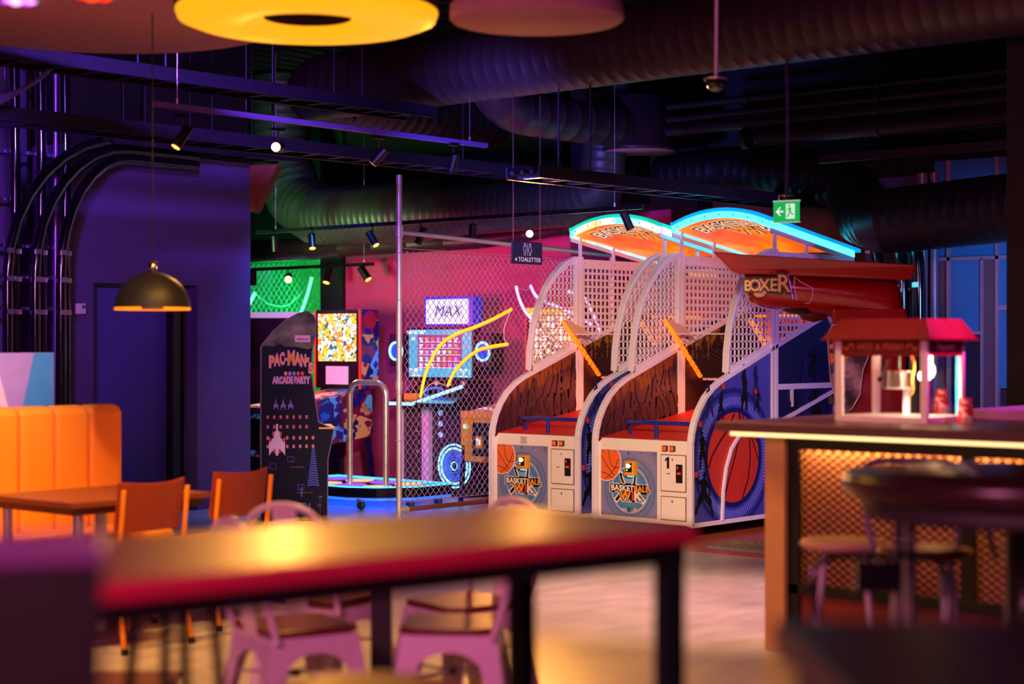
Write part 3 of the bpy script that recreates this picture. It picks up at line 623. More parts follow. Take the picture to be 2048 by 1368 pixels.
    # backboard and hoop
    b = MB().box(.22, .71, 2.18, 2.21, 1.62, 2.06).build('backboard', M('white board', (226, 214, 214), .4), t, bevel=.005)
    MB().box(.24, .69, 2.175, 2.181, 1.64, 2.04).build('board_print', M('red board print', (190, 30, 30), .4), b)
    fr = frame((0, 2.172, 0), (1, 0, 0), (0, 0, 1)); MB().line2(fr, [(.36, 1.70), (.57, 1.70), (.57, 1.88), (.36, 1.88)], .02, True).build('target_square', M('white ink', (240, 240, 245), .4), b)
    MB().tube([(.465+.2*math.cos(2*PI*i/24), 1.95+.2*math.sin(2*PI*i/24), 1.70) for i in range(24)], .011, 8, closed=True).build('hoop', orange_led, t)
    m = MB()
    for i in range(12):
        a = 2*PI*i/12; b2 = a+PI/12
        for s_ in (-1, 1): m.tube([(.465+.2*math.cos(a), 1.95+.2*math.sin(a), 1.70), (.465+.16*math.cos(a+s_*.26), 1.95+.16*math.sin(a+s_*.26), 1.6), (.465+.13*math.cos(a), 1.95+.13*math.sin(a), 1.5)], .003, 4, False)
    m.build('hoop_net', M('white cord', (230, 220, 220), .7), t, kind='stuff')
    # arched canopy sloping to the back
    def cz_(x, y): return 2.405-(y-1.05)*.145+.10*(1-((x-W/2)/(W/2+.01))**2)*(1-(y-1.05)/2.2)
    N = 14; xs = [-.01+(W+.02)*i/N for i in range(N+1)]; ys = [1.05, 1.5, 1.9, 2.35]
    for nm, dz, mm in (('canopy_top', .05, M('canopy shell', (60, 44, 90), .4)),):
        vs = [(x, y, cz_(x, y)+dz) for y in ys for x in xs]; fs = [(j*(N+1)+i, j*(N+1)+i+1, (j+1)*(N+1)+i+1, (j+1)*(N+1)+i) for j in range(3) for i in range(N)]
        MB().add(vs, fs, True).build(nm, mm, t)
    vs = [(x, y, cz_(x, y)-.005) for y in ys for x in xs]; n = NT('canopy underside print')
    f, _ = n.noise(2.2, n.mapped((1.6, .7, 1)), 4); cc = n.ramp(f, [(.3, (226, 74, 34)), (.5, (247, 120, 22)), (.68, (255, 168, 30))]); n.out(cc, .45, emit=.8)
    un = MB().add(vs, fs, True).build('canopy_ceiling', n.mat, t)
    MB().line2(frame((0, 0, cz_(.3, 1.62)-.006), (1, 0, 0), (0, 1, 0)), [(.03, 1.62), (.9, 1.55)], .006).build('panel_joint', ink, un)
    fr = frame((0, 0, 2.405), (1, 0, 0), (0, -1, .145))
    before = set(un.children)
    clit = M('backlit cream', (255, 220, 170), .5, emit=.7); olit = M('backlit orange', (255, 150, 30), .5, emit=.8)
    multi([('BASKET', clit), ('BALL', clit)], .25, .70, un, lambda k: frame((0, 0, -.002*k), (1, 0, 0), (0, -1, 0)), (.46, -1.27), bold=.003, layers=((clit, .030), (ink, .020)))
    multi([('W', olit), ('I', olit), ('K', clit)], .34, .44, un, lambda k: frame((0, 0, -.002*k), (1, 0, 0), (0, -1, 0)), (.52, -1.50), bold=.006, layers=((clit, .034), (ink, .022)))
    for q in set(un.children)-before:
        for v in q.data.vertices: v.co.z += cz_(v.co.x, -0+v.co.y)-.012
    m = MB()
    for i in range(N):
        x0, x1 = xs[i], xs[i+1]; a, b2 = cz_(x0, 1.05), cz_(x1, 1.05)
        m.prism([(x0, a-.022), (x1, b2-.022), (x1, b2+.03), (x0, a+.03)], 1, 1.035, 1.055)
    m.build('front_light_strip', led, t)
    m = MB()
    for i in range(N):
        x0, x1 = xs[i], xs[i+1]; a, b2 = cz_(x0, 1.05), cz_(x1, 1.05)
        m.prism([(x0, a+.031), (x1, b2+.031), (x1, b2+.062), (x0, a+.062)], 1, 1.045, 1.09)
    m.build('front_glow_lip', core, t)
    for k, x in enumerate((-.02, W+.005)):
        for y0, y1 in ((1.055, 1.94), (1.96, 2.34)):
            MB().prism([(y0, cz_(0, y0)-.022), (y1, cz_(0, y1)-.022), (y1, cz_(0, y1)+.03), (y0, cz_(0, y0)+.03)], 0, x, x+.015).build('side_light_strip', led, t)
        MB().prism([(1.05, cz_(0, 1.05)+.031), (2.42, cz_(0, 2.42)+.031), (2.42, cz_(0, 2.42)+.06), (1.05, cz_(0, 1.05)+.06)], 0, x-.012, x+.027).build('side_glow_lip', core, t)
        MB().prism([(1.055, cz_(0, 1.055)-.06), (2.34, cz_(0, 2.34)-.06), (2.34, cz_(0, 2.34)-.024), (1.055, cz_(0, 1.055)-.024)], 0, x+.0, x+.012).build('side_fascia', lilw, t)
    for k in range(7):
        x = .05+k*.138; MB().box(x-.005, x+.005, 1.031, 1.036, cz_(x, 1.05)+.0, cz_(x, 1.05)+.01).build('rivet', ink, t)
    MB().box(0, W, 2.32, 2.36, 2.14, cz_(0, 2.35)+.03).build('canopy_rear', M('canopy shell', (60, 44, 90), .4), t)
    l = bpy.data.lights.new('playfield_glow', 'AREA'); l.energy = 4; l.color = (1, .16, .04); l.size = .5; l.size_y = .2; l.shape = 'RECTANGLE'
    o = bpy.data.objects.new('playfield_glow', l); COL.objects.link(o); o.parent = t; o.location = (.465, 1.3, 1.12); o.rotation_euler = (R(-35), 0, 0)
    return t
cyl = led_mat('cyan led strip', [(0, (60, 226, 255)), (1, (60, 226, 255))])
rainb = led_mat('rainbow led strip', [(.0, (60, 240, 140)), (.09, (255, 110, 60)), (.17, (60, 230, 190)), (.26, (120, 240, 210)), (.34, (255, 90, 170)), (.42, (90, 200, 255)), (.8, (60, 210, 255))])
cyc = M('cyan diffuser lip', (10, 150, 225), .4, emit=1.1); grc = M('teal diffuser lip', (20, 190, 150), .4, emit=1.0)
basketball(1, (-9.605, 10.69, 0), 'left basketball machine with rainbow lit canopy and a notice above its poster', rainb, grc)
basketball(2, (-8.53, 10.70, 0), 'right basketball machine with cyan lit canopy and a black number 1 on its coin door', cyl, cyc)
# ================================================================ chain link fence with neon
galv = M('galvanised pipe', (206, 200, 190), .4, .5); wirem = M('galvanised wire', (216, 190, 190), .35, .6)
def chainlink(o, U, L, z0, z1, cw, ch, r, nrm, parent, sag=None):
    m = MB(); U = Vector(U); N = Vector(nrm); n = int(L/cw); rows = int((z1-z0)/(ch/2))
    for i in range(n+1):
        pts = []
        for j in range(rows+1):
            s_ = 1 if (j+i) % 2 else -1
            z = z0+j*ch/2
            pts.append(Vector(o)+U*(i*cw/1+s_*cw/2)+Vector((0, 0, z))+N*(r*.9*s_*(1 if i % 2 else -1)))
        m.tube(pts, r, 4, False)
    return m
t = thing('chain_link_fence', 'tall chain link fence on pipes between the dance machine and left basketball machine', 'fence', (-10.02, 10.04, 0))
MB().tube([(0, 0, 0), (0, 0, 2.83)], .024, 14).build('post', galv, t); MB().tube([(0, 0, 1.1), (0, 0, 1.16)], .03, 14).tube([(0, 0, 2.33), (0, 0, 2.42)], .034, 14).build('pipe_coupling', galv, t)
MB().tube([(0, 0, 2.37), (0, 2.79, 2.28)], .019, 12).build('top_pipe', galv, t); MB().tube([(0, 0, .12), (0, 2.79, .12)], .021, 12).build('bottom_pipe', M('rusty pipe', (150, 84, 70), .4, .5), t)
MB().tube([(0, 0, .12), (0, .09, .12)], .03, 12).build('elbow_fitting', galv, t)
MB().tube([(0, 2.79, 0), (0, 2.79, 2.34)], .024, 12).build('end_post', galv, t)
chainlink((0, .08, 0), (0, 1, 0), 2.66, .18, 2.24, .0335, .074, .0034, (1, 0, 0), t).build('chain_link_mesh', wirem, t, kind='stuff')
MB().tube([(0, .02, .18), (0, 2.78, .18)], .003, 5).build('tension_wire', wirem, t); MB().tube([(0, .02, 2.24), (0, 2.78, 2.22)], .003, 5).build('tension_wire', wirem, t)
for k in range(6): MB().tube([(.028*math.cos(a), .028*math.sin(a), .3+k*.38) for a in [2*PI*i/10 for i in range(10)]], .004, 5, closed=True).build('tie_wire', wirem, t)
smooth = smooth_pts
def neon(label, curves, m, wires=(), thin=.004):
    t = thing('neon_tube_sign', label, 'neon light', (-9.96, curves[0][0][0], curves[0][0][1]))
    o = Vector(t.location)
    for c_ in curves:
        P = smooth([(-9.96, y, z) for y, z in c_]); MB().tube([Vector(p)-o for p in P], .0125, 10).build('neon_tube', m, t)
        MB().tube([Vector(p)-o+Vector((-.012, .012, -.016)) for p in P], .008, 6).build('tube_backing', M('clear tube backing', (230, 190, 200), .2), t)
    for c_ in wires: MB().tube([Vector((-9.965, y, z))-o for y, z in smooth([(a, b) for a, b in c_])], thin, 6).build('neon_wire', M('white cable', (230, 214, 220), .5), t)
neon('orange neon shape of two curved tubes on the chain link fence', [[(10.225, 1.03), (10.30, 1.25), (10.46, 1.455), (10.66, 1.55), (10.89, 1.61), (11.12, 1.68), (11.353, 1.765)], [(10.55, 1.12), (10.66, 1.26), (10.89, 1.40), (11.08, 1.44), (11.30, 1.463)]], M('orange neon', (255, 140, 20), .4, emit=2.6), [[(11.353, 1.76), (11.27, 1.62), (11.26, 1.52), (11.30, 1.463)], [(10.225, 1.03), (10.34, 1.13), (10.45, 1.14), (10.55, 1.11)]])
neon('pink white neon horn shape high on the fence behind the left basketball cage', [[(11.41, 1.965), (11.45, 1.86), (11.54, 1.74), (11.70, 1.63)], [(11.60, 1.975), (11.70, 1.87), (11.95, 1.80), (12.30, 1.70), (12.45, 1.64)], [(12.11, 1.935), (12.35, 1.88), (12.5, 1.70), (12.66, 1.45), (12.72, 1.30)]], M('pink white neon', (226, 150, 255), .4, emit=2.4), [[(11.41, 1.965), (11.55, 1.93), (11.60, 1.975)]])
t = thing('chain_link_fence', 'second chain link fence far back in front of the green wall', 'fence', (-17.6, 13.6, 0))
chainlink((0, 0, 0), (1, 0, 0), 3.4, .6, 2.42, .045, .10, .003, (0, 1, 0), t).build('chain_link_mesh', wirem, t, kind='stuff')
MB().tube([(3.45, 0, 0), (3.45, 0, 2.5)], .03, 12).build('post', galv, t); MB().tube([(-.2, 0, 2.44), (3.45, 0, 2.44)], .018, 10).build('top_pipe', galv, t)
n_ = thing('neon_tube_sign', 'pale green neon arch on the far chain link fence', 'neon light', (-16.2, 13.55, 1.7))
for P_ in ([(0, 0, -.1), (.14, 0, .18), (.28, 0, .36)], [(.98, 0, -.05), (1.16, 0, .25), (1.27, 0, .52)]): MB().tube(smooth(P_), .02, 8).build('neon_tube', M('green white neon', (120, 255, 190), .4, emit=1.5), n_)
MB().tube(smooth([(.28, 0, .36), (.55, 0, .22), (.9, 0, .22), (1.27, 0, .5)]), .006, 6).build('neon_wire', wirem, n_)
# ================================================================ arcade cabinet with printed side
def dark_side():
    n = NT('scuffed top lit side art'); f, _ = n.noise(5, n.mapped((1, 1, 1.6)), 6); x, y, z = n.xyz()
    k = n.m('MULTIPLY', n.m('GREATER_THAN', n.m('ADD', z, n.m('MULTIPLY', f, .12)), 1.50), n.m('SUBTRACT', n.m('MULTIPLY', f, 2.2), .62))  # grey scuffs at the top, light from above put into their colour
    k = n.m('MINIMUM', n.m('MAXIMUM', k, 0), 1)
    base = n.mix(f, lin((8, 8, 30)), lin((14, 10, 42))); n.b.inputs['Specular IOR Level'].default_value = .15; n.out(n.mix(k, base, lin((130, 116, 118))), .6); return n.mat
p0 = cam2(-502/3500*14.3, 14.3)
t = thing('arcade_cabinet', 'tall dark arcade cabinet with blue and orange printed side panel and scuffed rounded top with light painted in', 'arcade machine', (p0[0], p0[1], 0), R(YAW+9))
prof = [(0, .02), (0, 1.44), (.02, 1.47), (.10, 1.57), (.20, 1.66), (.30, 1.715), (.38, 1.735), (.425, 1.70), (.45, 1.65), (.445, 1.55), (.415, 1.40), (.41, 1.22), (.44, 1.0), (.47, .82), (.56, .78), (.595, .77), (.575, .66), (.545, .52), (.54, .02)]
MB().prism(prof, 1, .0, .02).build('side_panel', dark_side(), t); MB().prism(prof, 1, .56, .58).build('side_panel', blkm, t)
MB().prism([(a+(.012 if a < .2 else -.012), b-.012) for a, b in prof], 1, .02, .56).build('body', blk, t)
m = MB(); fr = frame((0, 0, 0), (1, 0, 0), (0, 0, 1))
for i in range(len(prof)-1): m.bar((prof[i][0], .01, prof[i][1]), (prof[i+1][0], .01, prof[i+1][1]), .008, .024, (0, 1, 0))
m.build('edge_moulding', M('dim lilac edge', (96, 70, 120), .4), t)
MB().box(.47, .60, -.004, .585, .765, .78).build('control_panel', M('worn yellow control lip', (210, 160, 90), .5), t)
pp = lambda k: frame((0, -.0012-k*.0008, 0), (1, 0, 0), (0, 0, 1))
vio_ink = M('violet ink', (120, 70, 220), .5, emit=.05); pk_ink = M('pink ink', (226, 130, 170), .5); bl_ink = M('blue line ink', (56, 60, 170), .5); dpk = M('magenta ink', (190, 40, 110), .5); o2 = M('orange print', (232, 130, 60), .5)
q = MB().box(.275, .40, -.003, 0, 1.46+.02, 1.535).build('maker_plate', M('lilac plate', (206, 160, 210), .5), t); text('lettering', 'namco', .035, dpk, q, pp(3), (.338, 1.505), .0002, .0015)
word = "PAC-MAN'S"; xs = [.085, .130, .172, .205, .245, .298, .344, .376, .405]
for i, ch in enumerate(word):
    zc = 1.30+.045*math.sin(PI*(i+.8)/8.2)-(0.03 if i == 8 else 0); sz = (.13, .13, .13, .09, .16, .14, .13, .09, .12)[i]; wd = (.036, .042, .036, .018, .052, .046, .038, .010, .030)[i]
    sx_ = wd/max(.001, twidth(ch, sz)); text('letter_outline', ch, sz, vio_ink, t, pp(1), (xs[i], zc), .0003, .011, sx=sx_); text('lettering', ch, sz, o2, t, pp(2), (xs[i], zc), .0003, .006, sx=sx_)
for i, cc in enumerate(((236, 140, 50), (210, 70, 200), (40, 160, 220), (220, 50, 90), (220, 40, 60))): MB().poly(pp(2), circ(.20+i*.034, 1.222, .0135, 10, sy=1.3)).build('dot_print', M('dot print %d' % i, cc, .5), t)
multi([('ARCADE PARTY', M('rose gold ink', (216, 130, 120), .5))], .072, .30, t, lambda k: pp(1+k), (.245, 1.165), bold=.003, layers=((vio_ink, .009),))
m = MB()
for i in range(3):
    x = .12+i*.06; m.poly(pp(1), [(x-.02, .92), (x-.02, .965), (x-.008, .975), (x, 1.02), (x+.008, .975), (x+.02, .965), (x+.02, .92), (x+.008, .945), (x-.008, .945)])
m.build('craft_prints', M('violet sprite ink', (110, 80, 190), .5), t)
m = MB(); m2 = MB()
for j, (z, n0, n1) in enumerate(((.865, 0, 7), (.785, 0, 7), (.695, 0, 8), (.625, 0, 8))):
    for i in range(n0, n1):
        if j > 1 and i in (1, 2): continue
        x = .055+i*.0525; (m if j < 2 else m2).poly(pp(1), [(x-.010, z-.014), (x-.010, z+.014), (x+.010, z+.014), (x+.010, z-.014)]); m2.poly(pp(2), [(x-.005, z), (x-.005, z+.010), (x+.005, z+.010), (x+.005, z)])
m.build('sprite_prints', dpk, t); m2.build('sprite_prints', M('rose sprite ink', (200, 110, 120), .5), t)
x, z = .13, .55   # a generic pixel rocket
MB().poly(pp(3), [(x-.065, z), (x-.065, z+.11), (x-.05, z+.11), (x-.04, z+.14), (x-.03, z+.14), (x-.02, z+.2), (x-.008, z+.2), (x-.008, z+.26), (x+.008, z+.26), (x+.008, z+.2), (x+.02, z+.2), (x+.03, z+.14), (x+.04, z+.14), (x+.05, z+.11), (x+.065, z+.11), (x+.065, z), (x+.045, z+.03), (x+.02, z+.05), (x+.008, z), (x-.008, z), (x-.02, z+.05), (x-.045, z+.03)]).build('rocket_print', M('pale lilac ink', (216, 180, 214), .5), t)
for a, b in ((-.058, .11), (.058, .11), (-.03, .16), (.03, .16), (-.02, .02), (.02, .02)): MB().poly(pp(4), [(x+a-.008, z+b), (x+a+.008, z+b), (x+a+.008, z+b+.035), (x+a-.008, z+b+.035)]).build('rocket_detail', M('red sprite ink', (190, 50, 60), .5), t)
m = MB()
for (a, b, w_, h_) in ((.215, .50, .05, .04), (.075, .44, .045, .045), (.30, .27, .05, .04)): m.line2(pp(1), [(a, b), (a+w_, b), (a+w_, b+h_), (a, b+h_)], .006, True)
for c_ in ([(.29, .155), (.37, .155)], [(.33, .155), (.33, .10)], [(.395, .05), (.395, .16)], [(.36, .10), (.395, .10)], [(.33, .21), (.33, .29)], [(.25, .02), (.25, .10), (.30, .10)], [(.47, .21), (.50, .21)], [(.46, .14), (.49, .14)]):
    m.line2(pp(1), c_, .012)
m.build('maze_line_prints', bl_ink, t)
m = MB()
for i in range(10): m.poly(pp(1), circ(.05, .12+i*.022, .003, 5)); m.poly(pp(1), circ(.30+i*.013, .245, .003, 5)); m.poly(pp(1), circ(.24+i*.012, .455, .003, 5)); m.poly(pp(1), circ(.48, .03+i*.018, .003, 5))
m.build('dotted_prints', o2, t)
m = MB(); i = 0
while i < 16: wdt = .012+i*.0024; z_ = .60-i*.0195; m.line2(pp(1), [(.425-wdt, z_-.004), (.425, z_+.004), (.425+wdt, z_-.004)], .011); i += 1
m.build('wave_prints', M('blue wave ink', (48, 66, 180), .5), t)
# big dark cabinet behind it
q0 = at(480, 622, 18.8)
t = thing('arcade_cabinet', 'big black arcade cabinet seen from behind between the indigo wall and the printed cabinet', 'arcade machine', (q0[0], q0[1], 0), R(YAW))
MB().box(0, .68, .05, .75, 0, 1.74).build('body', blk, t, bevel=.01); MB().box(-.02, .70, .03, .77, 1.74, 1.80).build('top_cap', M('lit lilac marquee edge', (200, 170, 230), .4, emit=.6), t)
MB().box(.1, .58, .03, .05, .3, 1.2).build('service_door', M('black panel', (8, 7, 9), .5), t); MB().box(.3, .42, .02, .03, 1.25, 1.262).build('latch', screw, t)
# ================================================================ pinball machines
def comic(name, cols, scale=6, emit=0, warp=(1, 1, 1)):
    n = NT(name); d, c1 = n.vor(scale, n.mapped(warp)); f, _ = n.noise(scale*.8, n.mapped(warp), 4)
    s_ = n.t.nodes.new('ShaderNodeSeparateColor'); n.inp(s_.inputs[0], c1)
    k = n.m('FRACT', n.m('ADD', n.m('MULTIPLY', s_.outputs[0], .6), n.m('MULTIPLY', f, .9)))
    st = [(i/len(cols), c) for i, c in enumerate(cols)]
    n.out(n.ramp(k, st, True), .35, emit=emit); return n.mat
def pinball(label, loc, rz, body_m, glass_m, front_m, group=None, txt=None, cab='side'):
    """front of the machine at y=0 facing -y, x across (0..0.56), cabinet 1.3 deep, backbox at the rear"""
    t = thing('pinball_machine', label, 'pinball machine', loc, rz, group); W = .56
    MB().prism([(.0, .40), (.0, .80), (.05, .84), (1.32, 1.02), (1.32, .55)], 0, 0, W).build('cabinet', body_m, t, bevel=.004)
    MB().prism([(-.012, .41), (-.012, .80), (-.002, .80), (-.002, .41)], 0, .0, W).build('front_print', front_m, t)
    MB().prism([(.02, .835), (1.0, .975), (1.0, .985), (.02, .848)], 0, .03, W-.03).build('playfield_glass', comic('playfield art '+label[:8], ((230, 90, 40), (60, 30, 90), (240, 200, 160), (30, 80, 60), (200, 50, 50)), 14, .7), t)
    MB().box(-.004, .03, 0, 1.05, .84, .86).box(W-.03, W+.004, 0, 1.05, .84, .86).build('side_rail_low', screw, t) if 0 else None
    MB().box(0, W, -.02, .03, .80, .86).build('lockdown_bar', M('yellow lockdown bar', (220, 170, 60), .35) if txt else screw, t)
    d = MB().box(.14, .42, -.018, -.01, .46, .76).build('coin_door', blkm, t, bevel=.006)
    MB().box(.20, .27, -.045, -.018, .53, .64).build('coin_reader', M('yellow reader shell', (232, 156, 30), .4), d, bevel=.005)
    MB().box(.21, .26, -.048, -.045, .56, .62).build('screen', M('reader pale screen', (220, 230, 220), .3, emit=.6), d)
    MB().lathe([(0, 0), (.02, 0), (.02, -.02), (0, -.02)], (.06, -.012, .72), 14, axis=1).build('start_button', M('mint start button', (150, 255, 190), .3, emit=1.2), t)
    if txt: text('lettering', txt, .095, M('red italic ink', (200, 50, 30), .5), t, frame((0, -.0135, 0), (1, 0, 0), (0, 0, 1)), (.32, .435), .0006, .002, shear=.3)
    b = MB().box(-.05, W+.05, 1.12, 1.36, 1.02, 1.80).build('backbox', body_m, t, bevel=.005)
    for xe in (-.052, W+.03): MB().box(xe, xe+.022, 1.105, 1.125, 1.02, 1.80).build('backbox_edge', M('orange edge', (226, 84, 30), .4), b)
    MB().box(-.03, W+.03, 1.11, 1.122, 1.02, 1.80).build('backbox_face', blkm, b)
    MB().box(.01, W-.01, 1.10, 1.112, 1.29, 1.76).build('backglass', glass_m, b)
    g = MB().box(.12, .44, 1.102, 1.112, 1.06, 1.24).build('score_display', M('pale grey display', (190, 190, 196), .4, emit=.35), b)
    for x, y in ((.03, .04), (W-.03, .04), (.03, 1.26), (W-.03, 1.26)):
        s_ = -1 if y < .5 else 1; MB().bar((x, y+s_*.02, .62), (x, y+s_*.10, .03), .045, .03).build('leg', M('dark blue leg', (34, 30, 90), .35, .4), t); MB().lathe([(0, 0), (.025, 0), (.015, .03), (0, .03)], (x, y+s_*.10, 0), 10).build('leveller', screw, t)
    return t, b, g
bluecomic = comic('blue cartoon cabinet art', ((24, 20, 110), (30, 90, 200), (190, 60, 50), (60, 30, 120), (90, 170, 230), (24, 16, 80), (214, 150, 90), (120, 20, 60)), 4.5, .12, (1, 1, 1.3))
fire = comic('fiery backglass art', ((255, 150, 20), (255, 210, 90), (255, 246, 220), (90, 190, 150), (255, 120, 20), (240, 250, 240), (30, 90, 70), (255, 180, 40)), 17, 1.7)
t, b, g = pinball('pinball machine with glowing orange backglass behind the chrome dance rail', (-13.04, 10.81, 0), 0, bluecomic, fire, bluecomic)
fr = frame((0, 1.099, 0), (1, 0, 0), (0, 0, 1)); text('lettering', 'FOR', .05, M('white ink', (240, 240, 245), .4), g, fr, (.28, 1.17), .0006, .001); text('lettering', 'AMUSEMENT', .035, M('white ink', (240, 240, 245), .4), g, fr, (.28, 1.12), .0006)
fr = frame((0, 1.097, 0), (1, 0, 0), (0, 0, 1)); text('lettering', 'TALES', .10, M('yellow comic ink', (255, 220, 70), .4, emit=.9), b, fr, (.2, 1.50), .0006, .006) if 0 else None
MB().poly(frame((.6115, 1.24, 1.70), (0, 1, 0), (0, 0, 1)), circ(0, 0, .09, 20)).build('red_emblem', M('red emblem', (190, 30, 50), .4), b)
yel = M('yellow pinball paint', (214, 164, 40), .4)
spy = comic('yellow film backglass art', ((255, 240, 170), (255, 250, 230), (240, 190, 60), (255, 255, 245), (150, 110, 60), (255, 220, 120), (60, 50, 40)), 16, 1.5)
t, b, g = pinball('yellow fronted pinball machine reading 007 behind the fence', (-10.74, 11.56, 0), 0, comic('dark purple art', ((50, 16, 60), (90, 30, 80), (40, 20, 90), (120, 40, 70)), 6), spy, yel, txt='007'); t.scale = (1, .84, 1)
MB().box(-.045, .605, 1.095, 1.108, 1.74, 1.80).box(-.045, .605, 1.095, 1.108, 1.02, 1.06).build('yellow_band', M('lit yellow band', (255, 210, 30), .4, emit=.9), b)
# red framed machine at the back, seen through the right cage
# ================================================================ dance machine
led_w = M('ice blue led', (110, 205, 255), .4, emit=3.2); led_b = M('deep blue led', (30, 90, 255), .4, emit=2.2)
t = thing('dance_machine', 'dance arcade machine with cyan screen, ring speakers and glowing blue bass speaker', 'arcade machine', (-12.09, 12.12, 0))
MB().box(.03, .83, .09, .48, 0, .10).build('plinth', blk, t); MB().box(.0, .86, .06, .5, .10, .86).build('base_cabinet', M('violet black cabinet', (40, 24, 60), .35), t, bevel=.005)
MB().box(.0, .045, .0, .06, .10, .86).box(.30, .39, .0, .06, .10, .86).build('pillar_trim', M('lilac white trim', (210, 196, 232), .4), t, bevel=.004)
p = MB().box(.045, .30, .02, .06, .10, .86).build('service_panel', M('mauve black panel', (44, 30, 48), .5), t)
MB().lathe([(0, 0), (.014, 0), (.014, -.01), (0, -.01)], (.22, .02, .62), 12, axis=1).lathe([(0, 0), (.014, 0), (.014, -.01), (0, -.01)], (.22, .02, .42), 12, axis=1).build('lock', screw, p)
MB().prism([(-.12, .86), (-.14, .90), (.34, 1.10), (.42, 1.10), (.42, .86)], 0, 0, .84).build('console', M('black gloss console', (14, 10, 24), .2, coat=.5), t)
MB().bar((.0, -.13, .885), (.30, -.13, .885), .03).bar((.30, -.13, .885), (.84, .0, 1.06), .028).build('console_led', led_w, t)
MB().tube([(.44+.12*math.cos(a), .02+.04*math.sin(a), 1.0+.04*math.sin(a)) for a in [2*PI*i/20 for i in range(20)]], .009, 6, closed=True).build('console_ring', led_b, t)
MB().box(.14, .30, -.08, .0, .925, .985).build('card_reader', M('yellow reader shell', (232, 156, 30), .4), t)
for k in range(3): MB().lathe([(0, 0), (.028, 0), (.028, -.01), (0, -.012)], (.50, .06, .80-k*.105), 16, axis=1).build('button', M('pale blue button', (140, 180, 240), .3, emit=.8), t)
s_ = MB().lathe([(0, 0), (.22, 0), (.22, -.02), (0, -.02)], (.70, .06, .30), 40, axis=1).build('bass_speaker', M('navy cone', (16, 20, 70), .4), t)
for r_, w_, mm in ((.205, .013, led_w), (.168, .017, led_w), (.135, .006, led_b), (.115, .005, led_b), (.095, .005, led_b), (.07, .005, led_b), (.04, .006, led_w)):
    MB().lathe([(r_-w_/2, 0), (r_+w_/2, 0), (r_+w_/2, -.008), (r_-w_/2, -.008), (r_-w_/2, 0)], (.70, .038, .30), 48, axis=1).build('light_ring', mm, s_)
for k in range(3): MB().tube([(.36+k*.18-.05, .2, 1.06), (.36+k*.18-.05, .2, 1.14)], .025, 10).build('screen_leg', galv, t)
scr = MB().box(-.03, .86, .14, .22, 1.11, 1.62).build('screen', M('black bezel', (10, 12, 20), .3), t, bevel=.006)
MB().box(.0, .83, .132, .14, 1.14, 1.60).build('screen_picture', M('turquoise screen', (40, 178, 186), .3, emit=.85), scr)
fr = frame((0, .130, 0), (1, 0, 0), (0, 0, 1)); wi = M('screen white', (214, 244, 244), .3, emit=.95)
text('lettering', 'HIGHSCORES', .042, wi, scr, fr, (.10, 1.575), .0006, .001)
MB().poly(fr, [(.12, 1.235), (.71, 1.235), (.71, 1.55), (.12, 1.55)]).build('score_table', M('plum screen', (110, 60, 100), .3, emit=.5), scr)
fr = frame((0, .1285, 0), (1, 0, 0), (0, 0, 1)); cs = [M('tile %d' % i, c, .3, emit=.8) for i, c in enumerate(((180, 240, 190), (230, 170, 90), (240, 110, 60), (200, 130, 210), (110, 210, 220), (210, 240, 240)))]
for j in range(5):
    for i in range(7):
        x, z = .145+i*.077, 1.50-j*.062; MB().poly(fr, [(x, z), (x+.05, z), (x+.05, z+.022), (x, z+.022)]).poly(fr, [(x+.012, z-.016), (x+.038, z-.016), (x+.038, z), (x+.012, z)]).build('score_icon', cs[(i+j) % 6 if i else 5], scr)
    MB().poly(fr, [(.13, 1.478-j*.062), (.69, 1.478-j*.062), (.69, 1.483-j*.062), (.13, 1.483-j*.062)]).build('score_row_line', wi, scr)
MB().line2(fr, [(.015, 1.15), (.17, 1.15), (.17, 1.215), (.015, 1.215)], .008, True).line2(fr, [(.65, 1.15), (.81, 1.15), (.81, 1.215), (.65, 1.215)], .008, True).build('button_outline', wi, scr)
text('lettering', 'INSERT', .028, wi, scr, fr, (.09, 1.195), .0004); text('lettering', 'COIN', .028, wi, scr, fr, (.09, 1.168), .0004); text('lettering', 'CREDITS', .026, wi, scr, fr, (.73, 1.195), .0004); text('lettering', '0/1', .026, wi, scr, fr, (.73, 1.168), .0004); text('lettering', 'AA', .05, wi, scr, fr, (.06, 1.51), .0004)
mq = MB().box(.18, .82, .16, .3, 1.635, 1.92).build('marquee', M('blue marquee frame', (30, 40, 190), .3, emit=.8), t, bevel=.006)
MB().prism([(.215, 1.665), (.225, 1.655), (.755, 1.655), (.77, 1.67), (.77, 1.88), (.755, 1.892), (.225, 1.892), (.215, 1.88)], 1, .15, .16).build('marquee_panel', M('ice marquee', (190, 236, 255), .3, emit=1.05), mq)
fr = frame((0, .147, 0), (1, 0, 0), (0, 0, 1)); zz = M('dark blue scrawl', (20, 30, 110), .5)
text('lettering', 'MAX', .15, zz, mq, fr, (.50, 1.775), .0006, .0, shear=.3, sx=1.1)
m = MB()
for k in range(14): x = .30+k*.03; m.line2(fr, [(x, 1.70+.02*(k % 3)), (x+.018+.01*(k % 2), 1.76+.05*((k*7) % 5)/5), (x+.03, 1.69+.012*(k % 4))], .004)
m.build('scrawl_lines', zz, mq)
for x in (-.20, .96):
    sp = MB().box(x-.10, x+.10, .16, .34, 1.24, 1.56).build('speaker_box', M('speaker black', (20, 12, 30), .5), t, bevel=.01)
    MB().lathe([(.075, 0), (.095, 0), (.095, -.012), (.075, -.012), (.075, 0)], (x, .155, 1.39), 32, axis=1).build('light_ring', led_w, sp); MB().lathe([(0, 0), (.074, 0), (.05, .02), (0, .03)], (x, .158, 1.39), 24, axis=1).build('cone', M('blue lit cone', (16, 40, 200), .4, emit=.5), sp)
